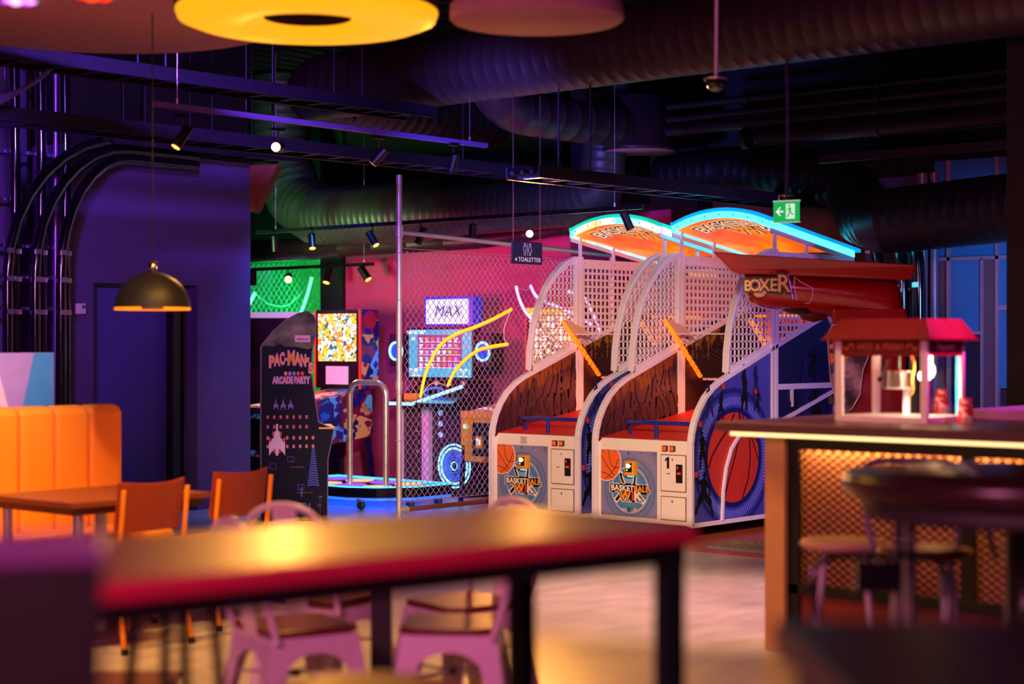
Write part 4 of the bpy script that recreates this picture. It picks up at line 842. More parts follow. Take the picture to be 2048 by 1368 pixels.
# stage
t = thing('dance_stage', 'low dance stage with lit round pads and blue glowing rim in front of the fence', 'dance platform', (-12.3, 10.62, 0))
S_ = [(.15, 0), (1.05, 0), (1.30, .12), (1.5, .40), (1.5, .88), (.0, .88), (.0, .1)]
MB().prism(S_, 2, .11, .20).build('deck', M('black gloss deck', (14, 12, 30), .12, coat=.5), t, bevel=.005)
MB().prism([(p_[0]*.98+.02, p_[1]*.97+.02) for p_ in S_], 2, .085, .11).build('rim_led', led_b, t)
for i, (a, b) in enumerate(zip(S_, S_[1:]+S_[:1])): MB().bar((a[0], a[1], .205), (b[0], b[1], .205), .022, .012).build('edge_led', M('cyan edge led', (70, 200, 255), .4, emit=1.5), t)
k = 0
for j in range(2):
    for i in range(4):
        x, y = .25+i*.32, .22+j*.40
        MB().lathe([(0, .201), (.13, .201), (.13, .207), (0, .207)], (x, y, 0), 24).build('pad', M('warm pad' if k % 2 else 'violet pad', (255, 190, 130) if k % 2 else (150, 90, 240), .3, emit=.9), t); k += 1
for x, y in ((1.15, .08), (.2, .12), (1.4, .8), (1.42, .42)):
    c_ = MB().lathe([(0, -.02), (.035, -.02), (.045, -.008), (.045, .008), (.035, .02), (0, .02)], (x, y, .046), 16, axis=1).build('caster_wheel', M('dark green caster', (20, 50, 36), .4), t); MB().box(x-.03, x+.03, y-.03, y+.03, .075, .10).build('caster_plate', screw, c_)
MB().tube(arc3((1.36-.30-.12, .22, 1.12-.12), (-1,0,0), (0,0,1), .0001)[:0]+[(.86, .22, .20), (.86, .22, 1.0)]+[(.86+.12*(1-math.cos(a)), .22, 1.0+.12*math.sin(a)) for a in [PI/2*i/6 for i in range(1, 7)]]+[(1.20+.12*math.sin(a), .22, 1.0+.12*math.cos(a)) for a in [PI/2*i/6 for i in range(0, 7)]]+[(1.32, .22, .20)], .026, 14).build('grab_bar', M('bright chrome', (240, 226, 196), .28, .75), t)
# ================================================================ boxing machine
redg = M('glossy red fibreglass', (160, 4, 18), .22, 0, var=.05, coat=.35)
bl = at(1640, 700, 12.15)
t = thing('boxing_machine', 'glossy red boxing machine with overhanging hood lettered in yellow', 'arcade machine', (bl[0], bl[1], 0), R(YAW-8))
def loft(secs, name, mat_, parent, sub=2, label=None):
    m = MB(); k = len(secs[0]); vs = [p_ for s_ in secs for p_ in s_]; fs = []
    for i in range(len(secs)-1):
        for j in range(k): fs.append((i*k+j, i*k+(j+1) % k, (i+1)*k+(j+1) % k, (i+1)*k+j))
    fs.append(tuple(range(k))[::-1]); fs.append(tuple(range((len(secs)-1)*k, len(secs)*k))); m.add(vs, fs, True)
    o = m.build(name, mat_, parent, label=label)
    if sub: s_ = o.modifiers.new('s', 'SUBSURF'); s_.levels = sub; s_.render_levels = sub
    return o
def hx(px, y=0): return ((px-1024)*(12.15+y)-(1625-1024)*12.15)/3500
def hz(py, y=0): return 1.48+(684-py)*(12.15+y)/3500
# hood body: sections along x, (top z, bottom z, half depth)
secs = []
for px, zt, zb, hd in ((1478, 545, 560, .16), (1484, 541, 602, .26), (1505, 541, 618, .31), (1560, 543, 623, .33), (1640, 548, 634, .34), (1700, 550, 640, .34), (1760, 553, 655, .33), (1800, 556, 668, .31)):
    x, a, b = hx(px, -.15), hz(zt, -.15), hz(zb, -.15); secs.append([(x, -hd, a), (x, -hd*1.02, (a+b)/2), (x, -hd*.8, b+.02), (x, 0, b), (x, hd*.8, b+.02), (x, hd*1.02, (a+b)/2), (x, hd, a)])
hood = loft(secs, 'hood', redg, t)
pts = [(1428, 501), (1500, 508), (1830, 531), (1819, 558), (1800, 561), (1478, 547), (1462, 539)]
def crown(dy):
    return [(p_[0], dy, p_[1]) for p_ in pts]
m = MB(); A = [(hx(p_[0], -.4 if i < 3 else -.33), -.40 if i < 3 else -.33, hz(p_[1], -.4 if i < 3 else -.33)) for i, p_ in enumerate(pts)]; B = [(p_[0], -p_[1], p_[2]) for p_ in A]
m.add(A+B, [tuple(range(7)), tuple(range(7, 14))[::-1]]+[(i, (i+1) % 7, 7+(i+1) % 7, 7+i) for i in range(7)])
m.build('crown_rim', redg, t, bevel=.012, seg=3)
# neck and column
secs = []
for px0, px1, py, hd in ((1640, 1800, 618, .31), (1638, 1800, 634, .30), (1646, 1800, 660, .29), (1650, 1800, 700, .28), (1653, 1800, 745, .27), (1652, 1800, 790, .28), (1646, 1800, 835, .30), (1640, 1800, 960, .34), (1640, 1800, 1085, .36)):
    z = hz(py) if py < 1080 else 0.0; x0, x1 = hx(px0, .1), hx(px1, -.2); secs.append([(x0, -hd, z), (x0, hd, z), (x1, hd, z), (x1, -hd, z)])
m = MB(); vs = [p_ for s_ in secs for p_ in s_]; n_ = len(secs)
m.add(vs, [(i*4+j, i*4+(j+1) % 4, i*4+4+(j+1) % 4, i*4+4+j) for i in range(n_-1) for j in range(4)]+[(0, 1, 2, 3), (n_*4-4, n_*4-3, n_*4-2, n_*4-1)]); m.build('column', redg, t, bevel=.02, seg=3)
sk = NT('skull grey side art'); d_, _c2 = sk.vor(30); f_, _ = sk.noise(7, None, 5); x_, y_, z_ = sk.xyz()
g1 = sk.ramp(f_, [(.35, (40, 30, 50)), (.5, (150, 130, 160)), (.62, (200, 180, 200)), (.7, (70, 60, 90))])
s3 = sk.t.nodes.new('ShaderNodeSeparateColor'); sk.inp(s3.inputs[0], _c2)
g2 = sk.ramp(s3.outputs[0], [(0, (30, 20, 40)), (.3, (220, 40, 30)), (.5, (40, 60, 160)), (.7, (20, 20, 30)), (.85, (240, 160, 60))], True)
sk.out(sk.mix(sk.m('GREATER_THAN', sk.m('ADD', z_, sk.m('MULTIPLY', x_, -.9)), 1.20), g1, g2), .3)
yb = -.315
outl = [(1653, 668), (1662, 650), (1690, 643), (1745, 650), (1738, 700), (1722, 740), (1716, 790), (1700, 818), (1688, 826), (1678, 816), (1668, 792), (1659, 760), (1655, 710)]
MB().prism([(hx(a, yb), hz(b, yb)) for a, b in outl], 1, yb-.01, yb+.05).build('art_panel', sk.mat, t)
m = MB(); q = [(hx(a, yb), yb-.012, hz(b, yb)) for a, b in outl]; m.tube(q, .006, 6, closed=True); m.build('art_border', screw, t)
MB().poly(frame((0, yb-.02, 0), (1, 0, 0), (0, 0, 1)), circ(hx(1659, yb), hz(800, yb), .016, 16, sy=1.8)).build('oval_badge', M('olive badge', (70, 80, 50), .5), t)
MB().lathe([(0, 0), (.03, .005), (.04, .03), (.035, .06), (0, .07)], (hx(1732), yb-.03, hz(748)), 14, axis=2).build('glow_lamp', M('peach lamp', (255, 206, 120), .3, emit=1), t) if 0 else None
# punch bag tucked under the hood
MB().lathe([(0, -.17), (.08, -.15), (.13, -.08), (.15, .02), (.13, .10), (0, .14)], (hx(1612), -.05, hz(596)), 28).build('punch_bag', M('dark red leather', (96, 22, 28), .4), t)
MB().lathe([(0, -.09), (.10, -.08), (.19, -.05), (.22, 0), (.22, .06)], (hx(1598), -.05, hz(605)), 32).build('bag_recess', blkm, t)
# hood decoration
fy = -.355
for nm, off, mm, dz in (('letter_outline', .016, ink, 0), ('lettering', .002, M('tan yellow ink', (232, 168, 84), .4), .002)):
    xx = hx(1496, fy)
    for ch, sz, adv in (('B', .10, .050), ('O', .11, .062), ('X', .115, .062), ('E', .12, .056), ('R', .17, .06)):
        text(nm, ch, sz, mm, hood, frame((0, fy-dz, 0), (1, 0, 0), (0, 0, 1)), (xx, hz(571, fy)+(sz-.11)*.15), .0005, off, sx=.9); xx += adv if ch != 'E' else .066
m = MB(); fr = frame((0, fy-.001, 0), (1, 0, 0), (0, 0, 1)); cx, cz = hx(1520, fy), hz(588, fy)
m.poly(fr, [(cx-.04, cz), (cx-.035, cz+.022), (cx+.02, cz+.022), (cx+.06, cz+.03), (cx+.04, cz+.005), (cx+.02, cz-.018), (cx-.02, cz-.02)]); m.build('fist_print', M('burnt gold ink', (196, 120, 50), .4), hood)
m = MB(); m.line2(fr, [(hx(1576, fy), hz(548, fy)), (hx(1581, fy), hz(570, fy)), (hx(1586, fy), hz(598, fy))], .006); m.build('reflection_strip', M('violet strip', (150, 70, 240), .3, emit=.8), hood)  # violet reflection put in as a glowing line
MB().line2(fr, [(hx(1594, fy), hz(600, fy)), (hx(1588, fy), hz(570, fy)), (hx(1590, fy), hz(553, fy)), (hx(1600, fy), hz(563, fy)), (hx(1626, fy), hz(577, fy)), (hx(1624, fy), hz(595, fy)), (hx(1618, fy), hz(607, fy)), (hx(1610, fy), hz(606, fy))], .004).build('pinstripe', M('silver stripe', (190, 170, 200), .3, .5), hood)
MB().box(hx(1806)-.0, hx(1806)+.03, -.1, .05, hz(575), hz(566)).build('rear_lamp', M('cyan rear lamp', (90, 220, 230), .3, emit=1), hood)
# ================================================================ bar counter
wood_dark = M('dark plum laminate', (92, 62, 72), .35, scale=5); oak = M('sand oak veneer', (206, 160, 104), .45, scale=9)
t = thing('bar_counter', 'bar counter with dark top, warm light strip under its edge and backlit mesh front', 'counter', (-4.78, 6.92, 0))
MB().box(0, 2.6, 0, 1.1, 1.055, 1.10).build('worktop', wood_dark, t, bevel=.004)
MB().box(.05, 2.6, .055, .085, 1.034, 1.052).build('light_strip', M('warm led strip', (255, 214, 140), .4, emit=1.9), t)
MB().box(.15, .26, .20, .84, 0, 1.052).build('end_panel', oak, t, bevel=.003)
f = MB().box(.26, 2.6, .23, .26, .97, 1.05).box(.26, 2.6, .23, .26, .28, .33).box(.26, .32, .23, .26, 0, .97).box(1.155, 1.22, .23, .26, .33, .97).box(2.2, 2.26, .23, .26, .33, .97)
f.build('front_frame', blkm, t, bevel=.003)
def meshp(x0, x1, z0, z1, y):
    m = MB(); w_, h_ = .052, .036; n = int((x1-x0)/w_); r = int((z1-z0)/h_)
    for s_ in (-1, 1):
        k = -r-2
        while k < n+r+2:
            a = x0+k*w_; p = [(a, z0), (a+s_*(z1-z0)/h_*w_, z1)]
            # clip to x-range
            (xa, za), (xb, zb) = p; dx = xb-xa
            if abs(dx) > 1e-6:
                t0, t1 = sorted(((x0-xa)/dx, (x1-xa)/dx)); t0 = max(0, t0); t1 = min(1, t1)
                if t1-t0 > .01:
                    A = (xa+dx*t0, y, za+(zb-za)*t0); B = (xa+dx*t1, y, za+(zb-za)*t1); m.bar(A, B, .004, .013, (0, 1, 0))
            k += 1
    return m
for a, b in ((.32, 1.155), (1.22, 2.2)): meshp(a, b, .33, .97, .245).build('mesh_panel', blkm, t, kind='stuff')
MB().box(.27, 2.58, .36, .38, .04, 1.03).build('backing_panel', M('amber backing board', (196, 130, 96), .7), t)
MB().box(.30, 2.5, .27, .30, 1.02, 1.035).build('inner_light', M('amber strip', (255, 150, 50), .4, emit=1.2), t)
l = bpy.data.lights.new('counter_inner_light', 'AREA'); l.shape = 'RECTANGLE'; l.size = 2.2; l.size_y = .03; l.energy = 12; l.color = (1, .5, .14)
o = bpy.data.objects.new('counter_inner_light', l); COL.objects.link(o); o.parent = t; o.location = (1.4, .315, 1.0); o.rotation_euler = (R(12), 0, 0)
MB().box(.32, 2.2, .25, .27, .0, .28).build('kick_panel', M('brick red kick board', (120, 44, 36), .5), t)
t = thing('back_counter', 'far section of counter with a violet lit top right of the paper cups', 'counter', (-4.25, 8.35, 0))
MB().box(.05, 2.4, .03, .75, 0, 1.08).build('carcass', blk, t); MB().box(0, 2.4, 0, .8, 1.08, 1.13).build('worktop', M('violet lit laminate', (190, 120, 190), .35), t, bevel=.004)  # violet light on the worktop put into its colour
# ================================================================ popcorn machine on the counter
t = thing('popcorn_machine', 'small red roofed popcorn machine lit from inside on the bar counter', 'popcorn machine', (-4.378, 7.345, 1.10))
W, D = .487, .38
al = M('lilac aluminium', (232, 218, 236), .35, .0)
MB().box(0, W, 0, D, 0, .03).build('base_tray', al, t, bevel=.003)
for x in (0, W-.035): 
    for y in (0, D-.025): MB().box(x, x+.035, y, y+.025, .03, .40).build('corner_post', al, t, bevel=.003)
rr = M('dark red enamel', (112, 3, 24), .45)
MB().box(.034, W-.034, .002, .014, .315, .40).box(.034, W-.034, D-.014, D-.002, .315, .40).box(W-.014, W-.002, .024, D-.024, .315, .40).box(.002, .014, .024, D-.024, .315, .40).build('sign_band', rr, t)
gold = M('faded gold ink', (214, 120, 70), .5)
sb = text('lettering', 'HOT & FRESH', .040, gold, t, frame((0, .0015, 0), (1, 0, 0), (0, 0, 1)), (W/2, .358), .0003, .001)
text('lettering', 'Popcorn', .05, M('pale pink ink', (255, 190, 200), .5), t, frame((W-.0015, 0, 0), (0, 1, 0), (0, 0, 1)), (D/2, .358), .0003, .001)
m = MB(); fr = frame((0, .0008, 0), (1, 0, 0), (0, 0, 1))
for s_ in (-1, 1): m.line2(fr, smooth([(W/2+s_*.14, .35), (W/2+s_*.15, .37), (W/2+s_*.17, .36), (W/2+s_*.18, .345), (W/2+s_*.20, .36)]), .009)
m.build('scroll_print', gold, t)
m = MB(); e = .045; top = .49
m.add([(-e, -e, .395), (W+e, -e, .395), (W+e, D+e, .395), (-e, D+e, .395), (.01, .02, top), (W-.01, .02, top), (W-.01, D-.02, top), (.01, D-.02, top)], [(0, 1, 5, 4), (1, 2, 6, 5), (2, 3, 7, 6), (3, 0, 4, 7), (4, 5, 6, 7), (0, 3, 2, 1)])
m.build('roof', rr, t, bevel=.003)
MB().box(-e-.004, W+e+.004, -e-.004, D+e+.004, .388, .397).build('eave', rr, t)
gl = glass('clear pane')
MB().box(.035, W-.035, .004, .007, .03, .315).box(.035, W-.035, D-.007, D-.004, .03, .315).box(W-.007, W-.004, .025, D-.025, .03, .315).build('pane', gl, t)
steel = M('polished steel', (220, 214, 220), .12, 1)
MB().lathe([(0, .155), (.072, .155), (.08, .165), (.08, .235), (.084, .238), (.084, .242), (0, .242)], (.24, .19, 0), 32).build('kettle', steel, t)
MB().tube([(.24, .19, .24), (.24, .19, .33)], .008, 8).tube([(.16, .19, .2), (.13, .19, .2)], .014, 8).build('kettle_hanger', blkm, t)
MB().tube(smooth([(.33, .14, .32), (.35, .13, .27), (.345, .12, .2), (.35, .12, .15), (.33, .12, .13)]), .007, 8).build('kettle_handle', M('brass handle', (230, 180, 90), .2, .9), t)
MB().bar((.19, .12, .24), (.21, .12, .29), .012).build('lid_handle', blkm, t)
MB().lathe([(0, .21), (.012, .212), (.024, .235), (.022, .26), (.012, .28), (.012, .315), (0, .315)], (W-.075, .17, 0), 20).build('lamp_bulb', M('bulb glow', (255, 214, 130), .3, emit=22), t)
l = bpy.data.lights.new('popcorn_bulb', 'POINT'); l.energy = 34; l.color = (1, .74, .40); l.shadow_soft_size = .03; o = bpy.data.objects.new('popcorn_bulb', l); COL.objects.link(o); o.parent = t; o.location = (W-.075, .12, .22)
MB().box(.20, .225, .30, .325, .03, .16).box(.03, .05, .3, .32, .03, .3).build('inner_brace', al, t)
MB().box(W-.012, W-.008, .31, .33, .04, .31).build('cyan_edge', M('cyan edge tube', (40, 190, 240), .3, emit=1.4), t)
cup_m = NT('red flecked paper'); d_, cc_ = cup_m.vor(90); f_, _ = cup_m.noise(40)
cup_m.out(cup_m.mix(cup_m.m('GREATER_THAN', f_, .56), lin((200, 24, 34)), lin((240, 190, 200))), .55); cup_m = cup_m.mat
def cups(label, x, y, z, n, loc_group='cup stacks on the bar counter'):
    for i in range(n):
        zz = z+i*.016
        o = MB().lathe([(0, .098), (.029, .098), (.030, .096), (.037, .0), (.039, -.002), (.037, .004), (.028, .092), (0, .092)], (0, 0, 0), 24).build('paper_cup', cup_m, None, loc=(x, y, zz+.002))
        tag(o, label % (['lowest', 'second', 'third', 'topmost'][min(i, 3)] if n <= 4 else ['lowest', 'second', 'third', 'fourth', 'fifth', 'topmost'][i]), 'paper cup', loc_group)
cups('red and white upturned paper cup, %s of the short stack right of the popcorn machine', -3.815, 7.574, 1.10, 2)
cups('red and white upturned paper cup, %s of the tall stack beside the popcorn machine corner', -4.10, 7.89, 1.10, 4)
# ================================================================ pendant lamps and discs
t = thing('pendant_lamp', 'dark dome pendant lamp with orange inner rim hanging before the indigo wall', 'lamp', (-7.486, 5.67, 1.648))
Rr = .2; prof = [(Rr*math.cos(a), .0+Rr*math.sin(a)) for a in [PI/2*i/14 for i in range(15)]]
MB().lathe([(r_, max(z_, .014)) for r_, z_ in prof]+[(0, Rr)], (0, 0, 0), 56).build('dome', M('satin charcoal shade', (34, 36, 48), .5), t)
MB().lathe([(r_*.985, z_*.985) for r_, z_ in prof], (0, 0, 0), 56).build('inner_shade', M('glowing orange lining', (255, 140, 20), .5, emit=1.1), t)
a = math.atan2(-5.67, 7.486); MB().lathe([(.2015, .0), (.2015, .02), (.199, .02), (.199, 0), (.2015, 0)], (0, 0, 0), 12, a-.28, a+.28).build('rim_clip', M('satin charcoal shade', (34, 36, 48), .5), t)
MB().lathe([(0, .195), (.022, .195), (.022, .255), (0, .255)], (0, 0, 0), 20).build('cap', steel, t); MB().tube([(0, 0, .25), (0, 0, 2.65)], .0035, 6).build('cord', blk, t)
t = thing('ring_lamp', 'huge glowing yellow ring lamp at the top of the frame', 'lamp', (*cam2((615-1024)/3500*8.0, 8.0), 2.93))
MB().lathe([(.20, .03), (.30, -.005), (.52, -.005), (.585, .02), (.596, .05), (.596, .07)], (0, 0, 0), 72).build('diffuser', M('yellow diffuser', (255, 178, 18), .5, emit=1.0), t)
MB().lathe([(.596, .06), (.60, .07), (.60, .36), (.10, .36), (.195, .05), (.20, .03)], (0, 0, 0), 72).build('drum', M('aubergine drum', (60, 30, 60), .6), t)
for k in range(3): a = 2*PI*k/3; MB().tube([(.4*math.cos(a), .4*math.sin(a), .35), (.4*math.cos(a), .4*math.sin(a), 1.355)], .004, 6).build('cable', blk, t)
l = bpy.data.lights.new('ring_lamp_light', 'AREA'); l.shape = 'DISK'; l.size = 1.1; l.energy = 60; l.color = (1, .45, .07); o = bpy.data.objects.new('ring_lamp_light', l); COL.objects.link(o); o.parent = t; o.location = (0, 0, -.03)
felt = M('pink beige acoustic felt', (176, 124, 142), .95, bump=.25)
for (px, rad, d_, z_, lb) in ((1074, .398, 8.0, 2.945, 'round pinkish acoustic disc right of the yellow ring lamp'), (180, 1.02, 9.5, 3.21, 'largest acoustic disc, cut off by the upper left corner')):
    t = thing('acoustic_disc', lb, 'ceiling disc', (*cam2((px-1024)/3500*d_, d_), z_))
    MB().lathe([(0, 0), (rad-.012, 0), (rad, .012), (rad, .07), (rad-.012, .085), (0, .085)], (0, 0, 0), 80).build('felt_disc', felt, t)
    for k in range(3): a = 2*PI*k/3+.4; MB().tube([(rad*.6*math.cos(a), rad*.6*math.sin(a), .08), (rad*.6*math.cos(a), rad*.6*math.sin(a), 4.29-z_)], .003, 6).build('cable', blk, t)
for px, py, lb, cc, dd in ((38, 2, 'stage light with violet white lens at the far upper left', ((255, 180, 255), (210, 80, 255)), 5.2), (190, -6, 'stage light with red orange lens below the biggest disc', ((255, 70, 10), (255, 30, 10)), 5.2)):
    q = at(px, py, dd); t = thing('stage_light', lb, 'stage light', q, R(YAW))
    MB().lathe([(.045, .0), (.07, .0), (.072, .02), (.06, .12), (.02, .14), (0, .14)], (0, 0, 0), 24).build('housing', blkm, t)
    for i in range(7): a = 2*PI*i/6; r_ = 0 if i == 6 else .038; MB().lathe([(0, -.004), (.014, -.002), (.014, .006), (0, .006)], (r_*math.cos(a), r_*math.sin(a), 0), 10).build('led_lens', M('lens %s %d' % (lb[-8:], i % 2), cc[i % 2], .3, emit=3), t)
    MB().tube([(-.085, 0, .06), (-.085, 0, .2), (.085, 0, .2), (.085, 0, .06)], .006, 6).tube([(0, 0, .2), (0, 0, 4.3-q[2])], .012, 6).build('yoke', blkm, t)
# ---------------------------------------------------------------- track spots
trackp = M('lilac lit track', (120, 90, 170), .35, .3); spotb = M('black spot body', (16, 13, 18), .35, .2)
def track(label, a, b, m_):
    t = thing('light_track', label, 'light track', a); B = Vector(b)-Vector(a)
    MB().bar((0, 0, 0), B, .036, .034).build('rail', m_, t)
    for f in (.06, .94): p = B*f; MB().tube([p, (p.x, p.y, 4.3-a[2])], .0025, 6).build('suspension_wire', screw, t); MB().tube([p, (p.x, p.y, p.z+.05)], .009, 8).build('wire_gripper', screw, t)
    return t
def tspot(label, head, to, on, r=.034, L=.16, drop=.14, group=None, e=2.0, power=0):
    t = thing('track_spotlight', label, 'spotlight', head, 0, group); d = (Vector(to)-Vector(head)).normalized()
    # body runs backwards from the lens at the origin of d
    c0 = Vector((0, 0, 0)); a = c0-d*L*.5; b = c0+d*L*.5
    MB().tube([a, b-d*.004], r, 20).build('body', spotb, t); MB().tube([b-d*.012, b-d*.002], r*1.02, 20).build('bezel', spotb, t)
    MB().tube([b-d*.004, b], r*.88, 20).build('lens', M('lit warm lens', (255, 186, 76), .3, emit=e) if on == 1 else M('bright warm lens', (255, 200, 110), .3, emit=14) if on == 2 else M('unlit lens', (40, 32, 30), .2), t)
    MB().tube([(0, 0, 0), (0, 0, drop)], .007, 8).box(-.02, .02, -.045, .045, drop-.012, drop+.008).build('stem', spotb, t)
    if on == 2: power = 330 if head[1] > 9.0 else 170
    if power:
        l = bpy.data.lights.new('spot_lamp', 'SPOT'); l.energy = power; l.color = (1, .38, .07) if on == 2 else (1, .6, .25); l.spot_size = R(36 if on == 2 else 50); l.spot_blend = .6; l.shadow_soft_size = .10 if on == 2 else .03
        o = bpy.data.objects.new('spot_lamp', l); COL.objects.link(o); o.parent = t; o.location = b+d*.01; o.rotation_euler = d.to_track_quat('-Z', 'Y').to_euler()
track('purple lit track rail running from upper left towards the middle', (-9.05, 6.86, 2.995), (-9.05, 10.02, 2.995), trackp)
cr = Vector((CY, SY, 0)); cf = Vector((-SY, CY, 0)); UP = Vector((0, 0, 1))
def sp_at(px, py, X, dirv, lb, on, **k):
    q = Vector(onX(px, py, X)); tspot(lb, q, q+cr*dirv[0]+UP*dirv[1]+cf*dirv[2], on, **k)
sp_at(364, 275, -9.05, (-.5, -.9, -.35), 'leftmost spotlight on the purple track, tilted down left', 1, power=60)
sp_at(556, 294, -9.05, (-.12, -.12, -1), 'second spotlight on the purple track, glaring at the viewer', 2, drop=.12, L=.12)
sp_at(758, 313, -9.05, (-.62, -.7, .1), 'third spotlight on the purple track, tilted left with a thin lit edge', 1, L=.14)
sp_at(907, 325, -9.05, (-.25, -.9, .4), 'fourth and last spotlight on the purple track, unlit', 0, L=.14)
Yt = 11.3; T2a = onY(513, 465, Yt); T2b = onY(1285, 414, Yt)
track('black track rail crossing in front of the green duct', T2a, T2b, spotb)
for px, py, dv, lb, on in ((550, 487, (.02, -1, .2), 'leftmost spotlight on the black track, unlit and hanging straight', 0), (624, 483, (.12, -1, -.45), 'second spotlight on the black track, lens lit', 1), (745, 478, (.45, -.75, -.35), 'third spotlight on the black track, tilted right', 1), (842, 472, (-.4, -.9, .3), 'fourth spotlight on the black track, left of the toilet sign', 0), (945, 465, (-.1, -1, .3), 'fifth spotlight on the black track, just left of the toilet sign', 0), (1059, 467, (0, -.1, -1), 'glaring yellow spotlight between the toilet sign chains', 2), (1254, 442, (.4, -.9, .1), 'last spotlight on the black track, in front of the left canopy', 0)):
    q = Vector(onY(px, py, Yt)); z_ = T2a[2]+(T2b[2]-T2a[2])*(q.x-T2a[0])/(T2b[0]-T2a[0]); tspot(lb, q, q+cr*dv[0]+UP*dv[1]+cf*dv[2], on, drop=z_-q.z, L=.15)
T3a = onY(470, 541, 12.4); T3b = onY(746, 528, 12.4); track('short black track rail low before the green wall', T3a, T3b, spotb)
for px, py, dv, lb, on in ((506, 556, (0, -1, .1), 'leftmost spotlight of the low track beside the indigo wall', 0), (577, 556, (.1, -.25, -1), 'bright spotlight of the low track before the green wall', 2), (656, 552, (-.2, -.9, -.4), 'third spotlight of the low track, warm lens', 1), (729, 547, (.5, -.75, -.3), 'rightmost spotlight of the low track, lit edge', 1)):
    q = Vector(onY(px, py, 12.4)); tspot(lb, q, q+cr*dv[0]+UP*dv[1]+cf*dv[2], on, drop=max(.06, T3a[2]-q.z), L=.16, r=.04)
# ---------------------------------------------------------------- signs, domes
t = thing('toilet_sign', 'dark hanging sign reading TOALETTER with toilet pictograms on two chains', 'sign', (-8.6, 9.80, 2.065))
MB().box(-.006, .006, 0, .35, 0, .17).build('board', M('navy sign board', (34, 28, 62), .4), t, bevel=.003)
fr = frame((.0065, 0, 0), (0, 1, 0), (0, 0, 1)); wk = M('lilac sign ink', (200, 190, 235), .4, emit=.25)
text('lettering', 'TOALETTER', .046, wk, t, fr, (.20, .033), .0004, .0, sx=1.05)
MB().poly(frame((.0075, 0, 0), (0, 1, 0), (0, 0, 1)), [(.03, .033), (.052, .048), (.052, .018)]).build('arrow', wk, t)
fr = frame((.0075, 0, 0), (0, 1, 0), (0, 0, 1)); m = MB()
for x, fm in ((.145, 0), (.205, 1)):
    m.line2(fr, circ(x, .148, .009, 12), .0035, True)
    if not fm: m.line2(fr, [(x-.014, .133), (x+.014, .133), (x+.014, .10), (x+.007, .10), (x+.007, .065), (x-.007, .065), (x-.007, .10), (x-.014, .10)], .0035, True)
    else: m.line2(fr, [(x-.010, .133), (x+.010, .133), (x+.020, .092), (x+.007, .092), (x+.007, .065), (x-.007, .065), (x-.007, .092), (x-.020, .092)], .0035, True)
m.line2(fr, [(.175, .155), (.175, .065)], .003); m.build('pictograms', wk, t)
def chain(a, b, parent, r=.009):
    a = Vector(a); b = Vector(b); n = int((b-a).length/(r*2.6)); m = MB()
    for i in range(n):
        c_ = a+(b-a)*((i+.5)/n); u = Vector((1, 0, 0)) if i % 2 else Vector((0, 1, 0))
        m.tube([c_+u*r*.55*math.cos(t_)+UP*r*1.6*math.sin(t_) for t_ in [2*PI*k/8 for k in range(8)]], .0022, 4, closed=True)
    m.build('chain', M('brassy chain', (170, 130, 110), .3, .8), parent)
chain((0, .02, .17), (0, .02, 1.28), t); chain((0, .33, .17), (0, .33, 1.28), t)
q = at(1548, 445, 11.7); t = thing('exit_sign', 'green illuminated exit sign with running man and left arrow', 'sign', q, R(8))
MB().box(0, .168*1.08, -.01, .012, 0, .135).build('lightbox', M('exit green', (20, 190, 90), .4, emit=.72), t)
MB().box(-.004, .186, -.012, .014, .135, .145).box(-.004, .186, -.012, .014, -.006, 0).build('frame', M('pale sign frame', (200, 236, 214), .3, emit=.35), t)
fr = frame((0, -.0108, 0), (1, 0, 0), (0, 0, 1)); we = M('exit white', (206, 244, 224), .4, emit=.8)
MB().poly(fr, [(.09, .02), (.155, .02), (.155, .12), (.09, .12)]).build('doorway', we, t)
MB().tube([(.09, 0, .14), (.09, 0, 3.34-q[2])], .008, 8).build('suspension_rod', blkm, t)
m = MB(); m.line2(fr, [(.025, .07), (.072, .07)], .013); m.poly(fr, [(.018, .07), (.045, .10), (.056, .10), (.036, .07), (.056, .04), (.045, .04)]); m.build('arrow', we, t)
m = MB(); fr = frame((0, -.0116, 0), (1, 0, 0), (0, 0, 1)); m.poly(fr, circ(.115, .106, .008, 10)); m.line2(fr, [(.116, .095), (.122, .068)], .016); m.line2(fr, [(.122, .068), (.108, .045), (.098, .03)], .009); m.line2(fr, [(.122, .068), (.136, .05), (.148, .05)], .009); m.line2(fr, [(.116, .092), (.10, .082), (.10, .072)], .006); m.line2(fr, [(.116, .092), (.130, .085), (.137, .092)], .006); m.build('running_man', M('exit green', (20, 190, 90), .4, emit=.72), t)
def domecam(label, px, py, d_, r_, top, cc):
    q = at(px, py, d_); t = thing('camera_dome', label, 'security camera', q)
    MB().lathe([(r_, .0), (r_*1.03, 0), (r_*1.03, r_*.25), (r_*.5, r_*.4), (0, r_*.4)], (0, 0, 0), 28).build('housing', screw, t)
    MB().lathe([(r_*math.cos(a), -r_*math.sin(a)) for a in [PI/2*i/8 for i in range(9)]], (0, 0, 0), 28).build('dome_glass', M('smoked dome', (26, 20, 26), .05, .6, coat=1), t)
    MB().tube([(0, 0, r_*.3), (0, .01, (top-q[2])*.5), (0, 0, top-q[2])], .012 if cc else .009, 10).build('cable', M('blue lit cable', (90, 90, 220), .4) if cc else M('white hanging rod', (220, 200, 230), .4), t)
domecam('silver camera dome on a white rod below the long duct', 1432, 160, 9, .058, 4.3, 0)
domecam('dark camera dome on a blue lit cable right above the exit sign', 1573, 394, 11.9, .055, 3.4, 1)
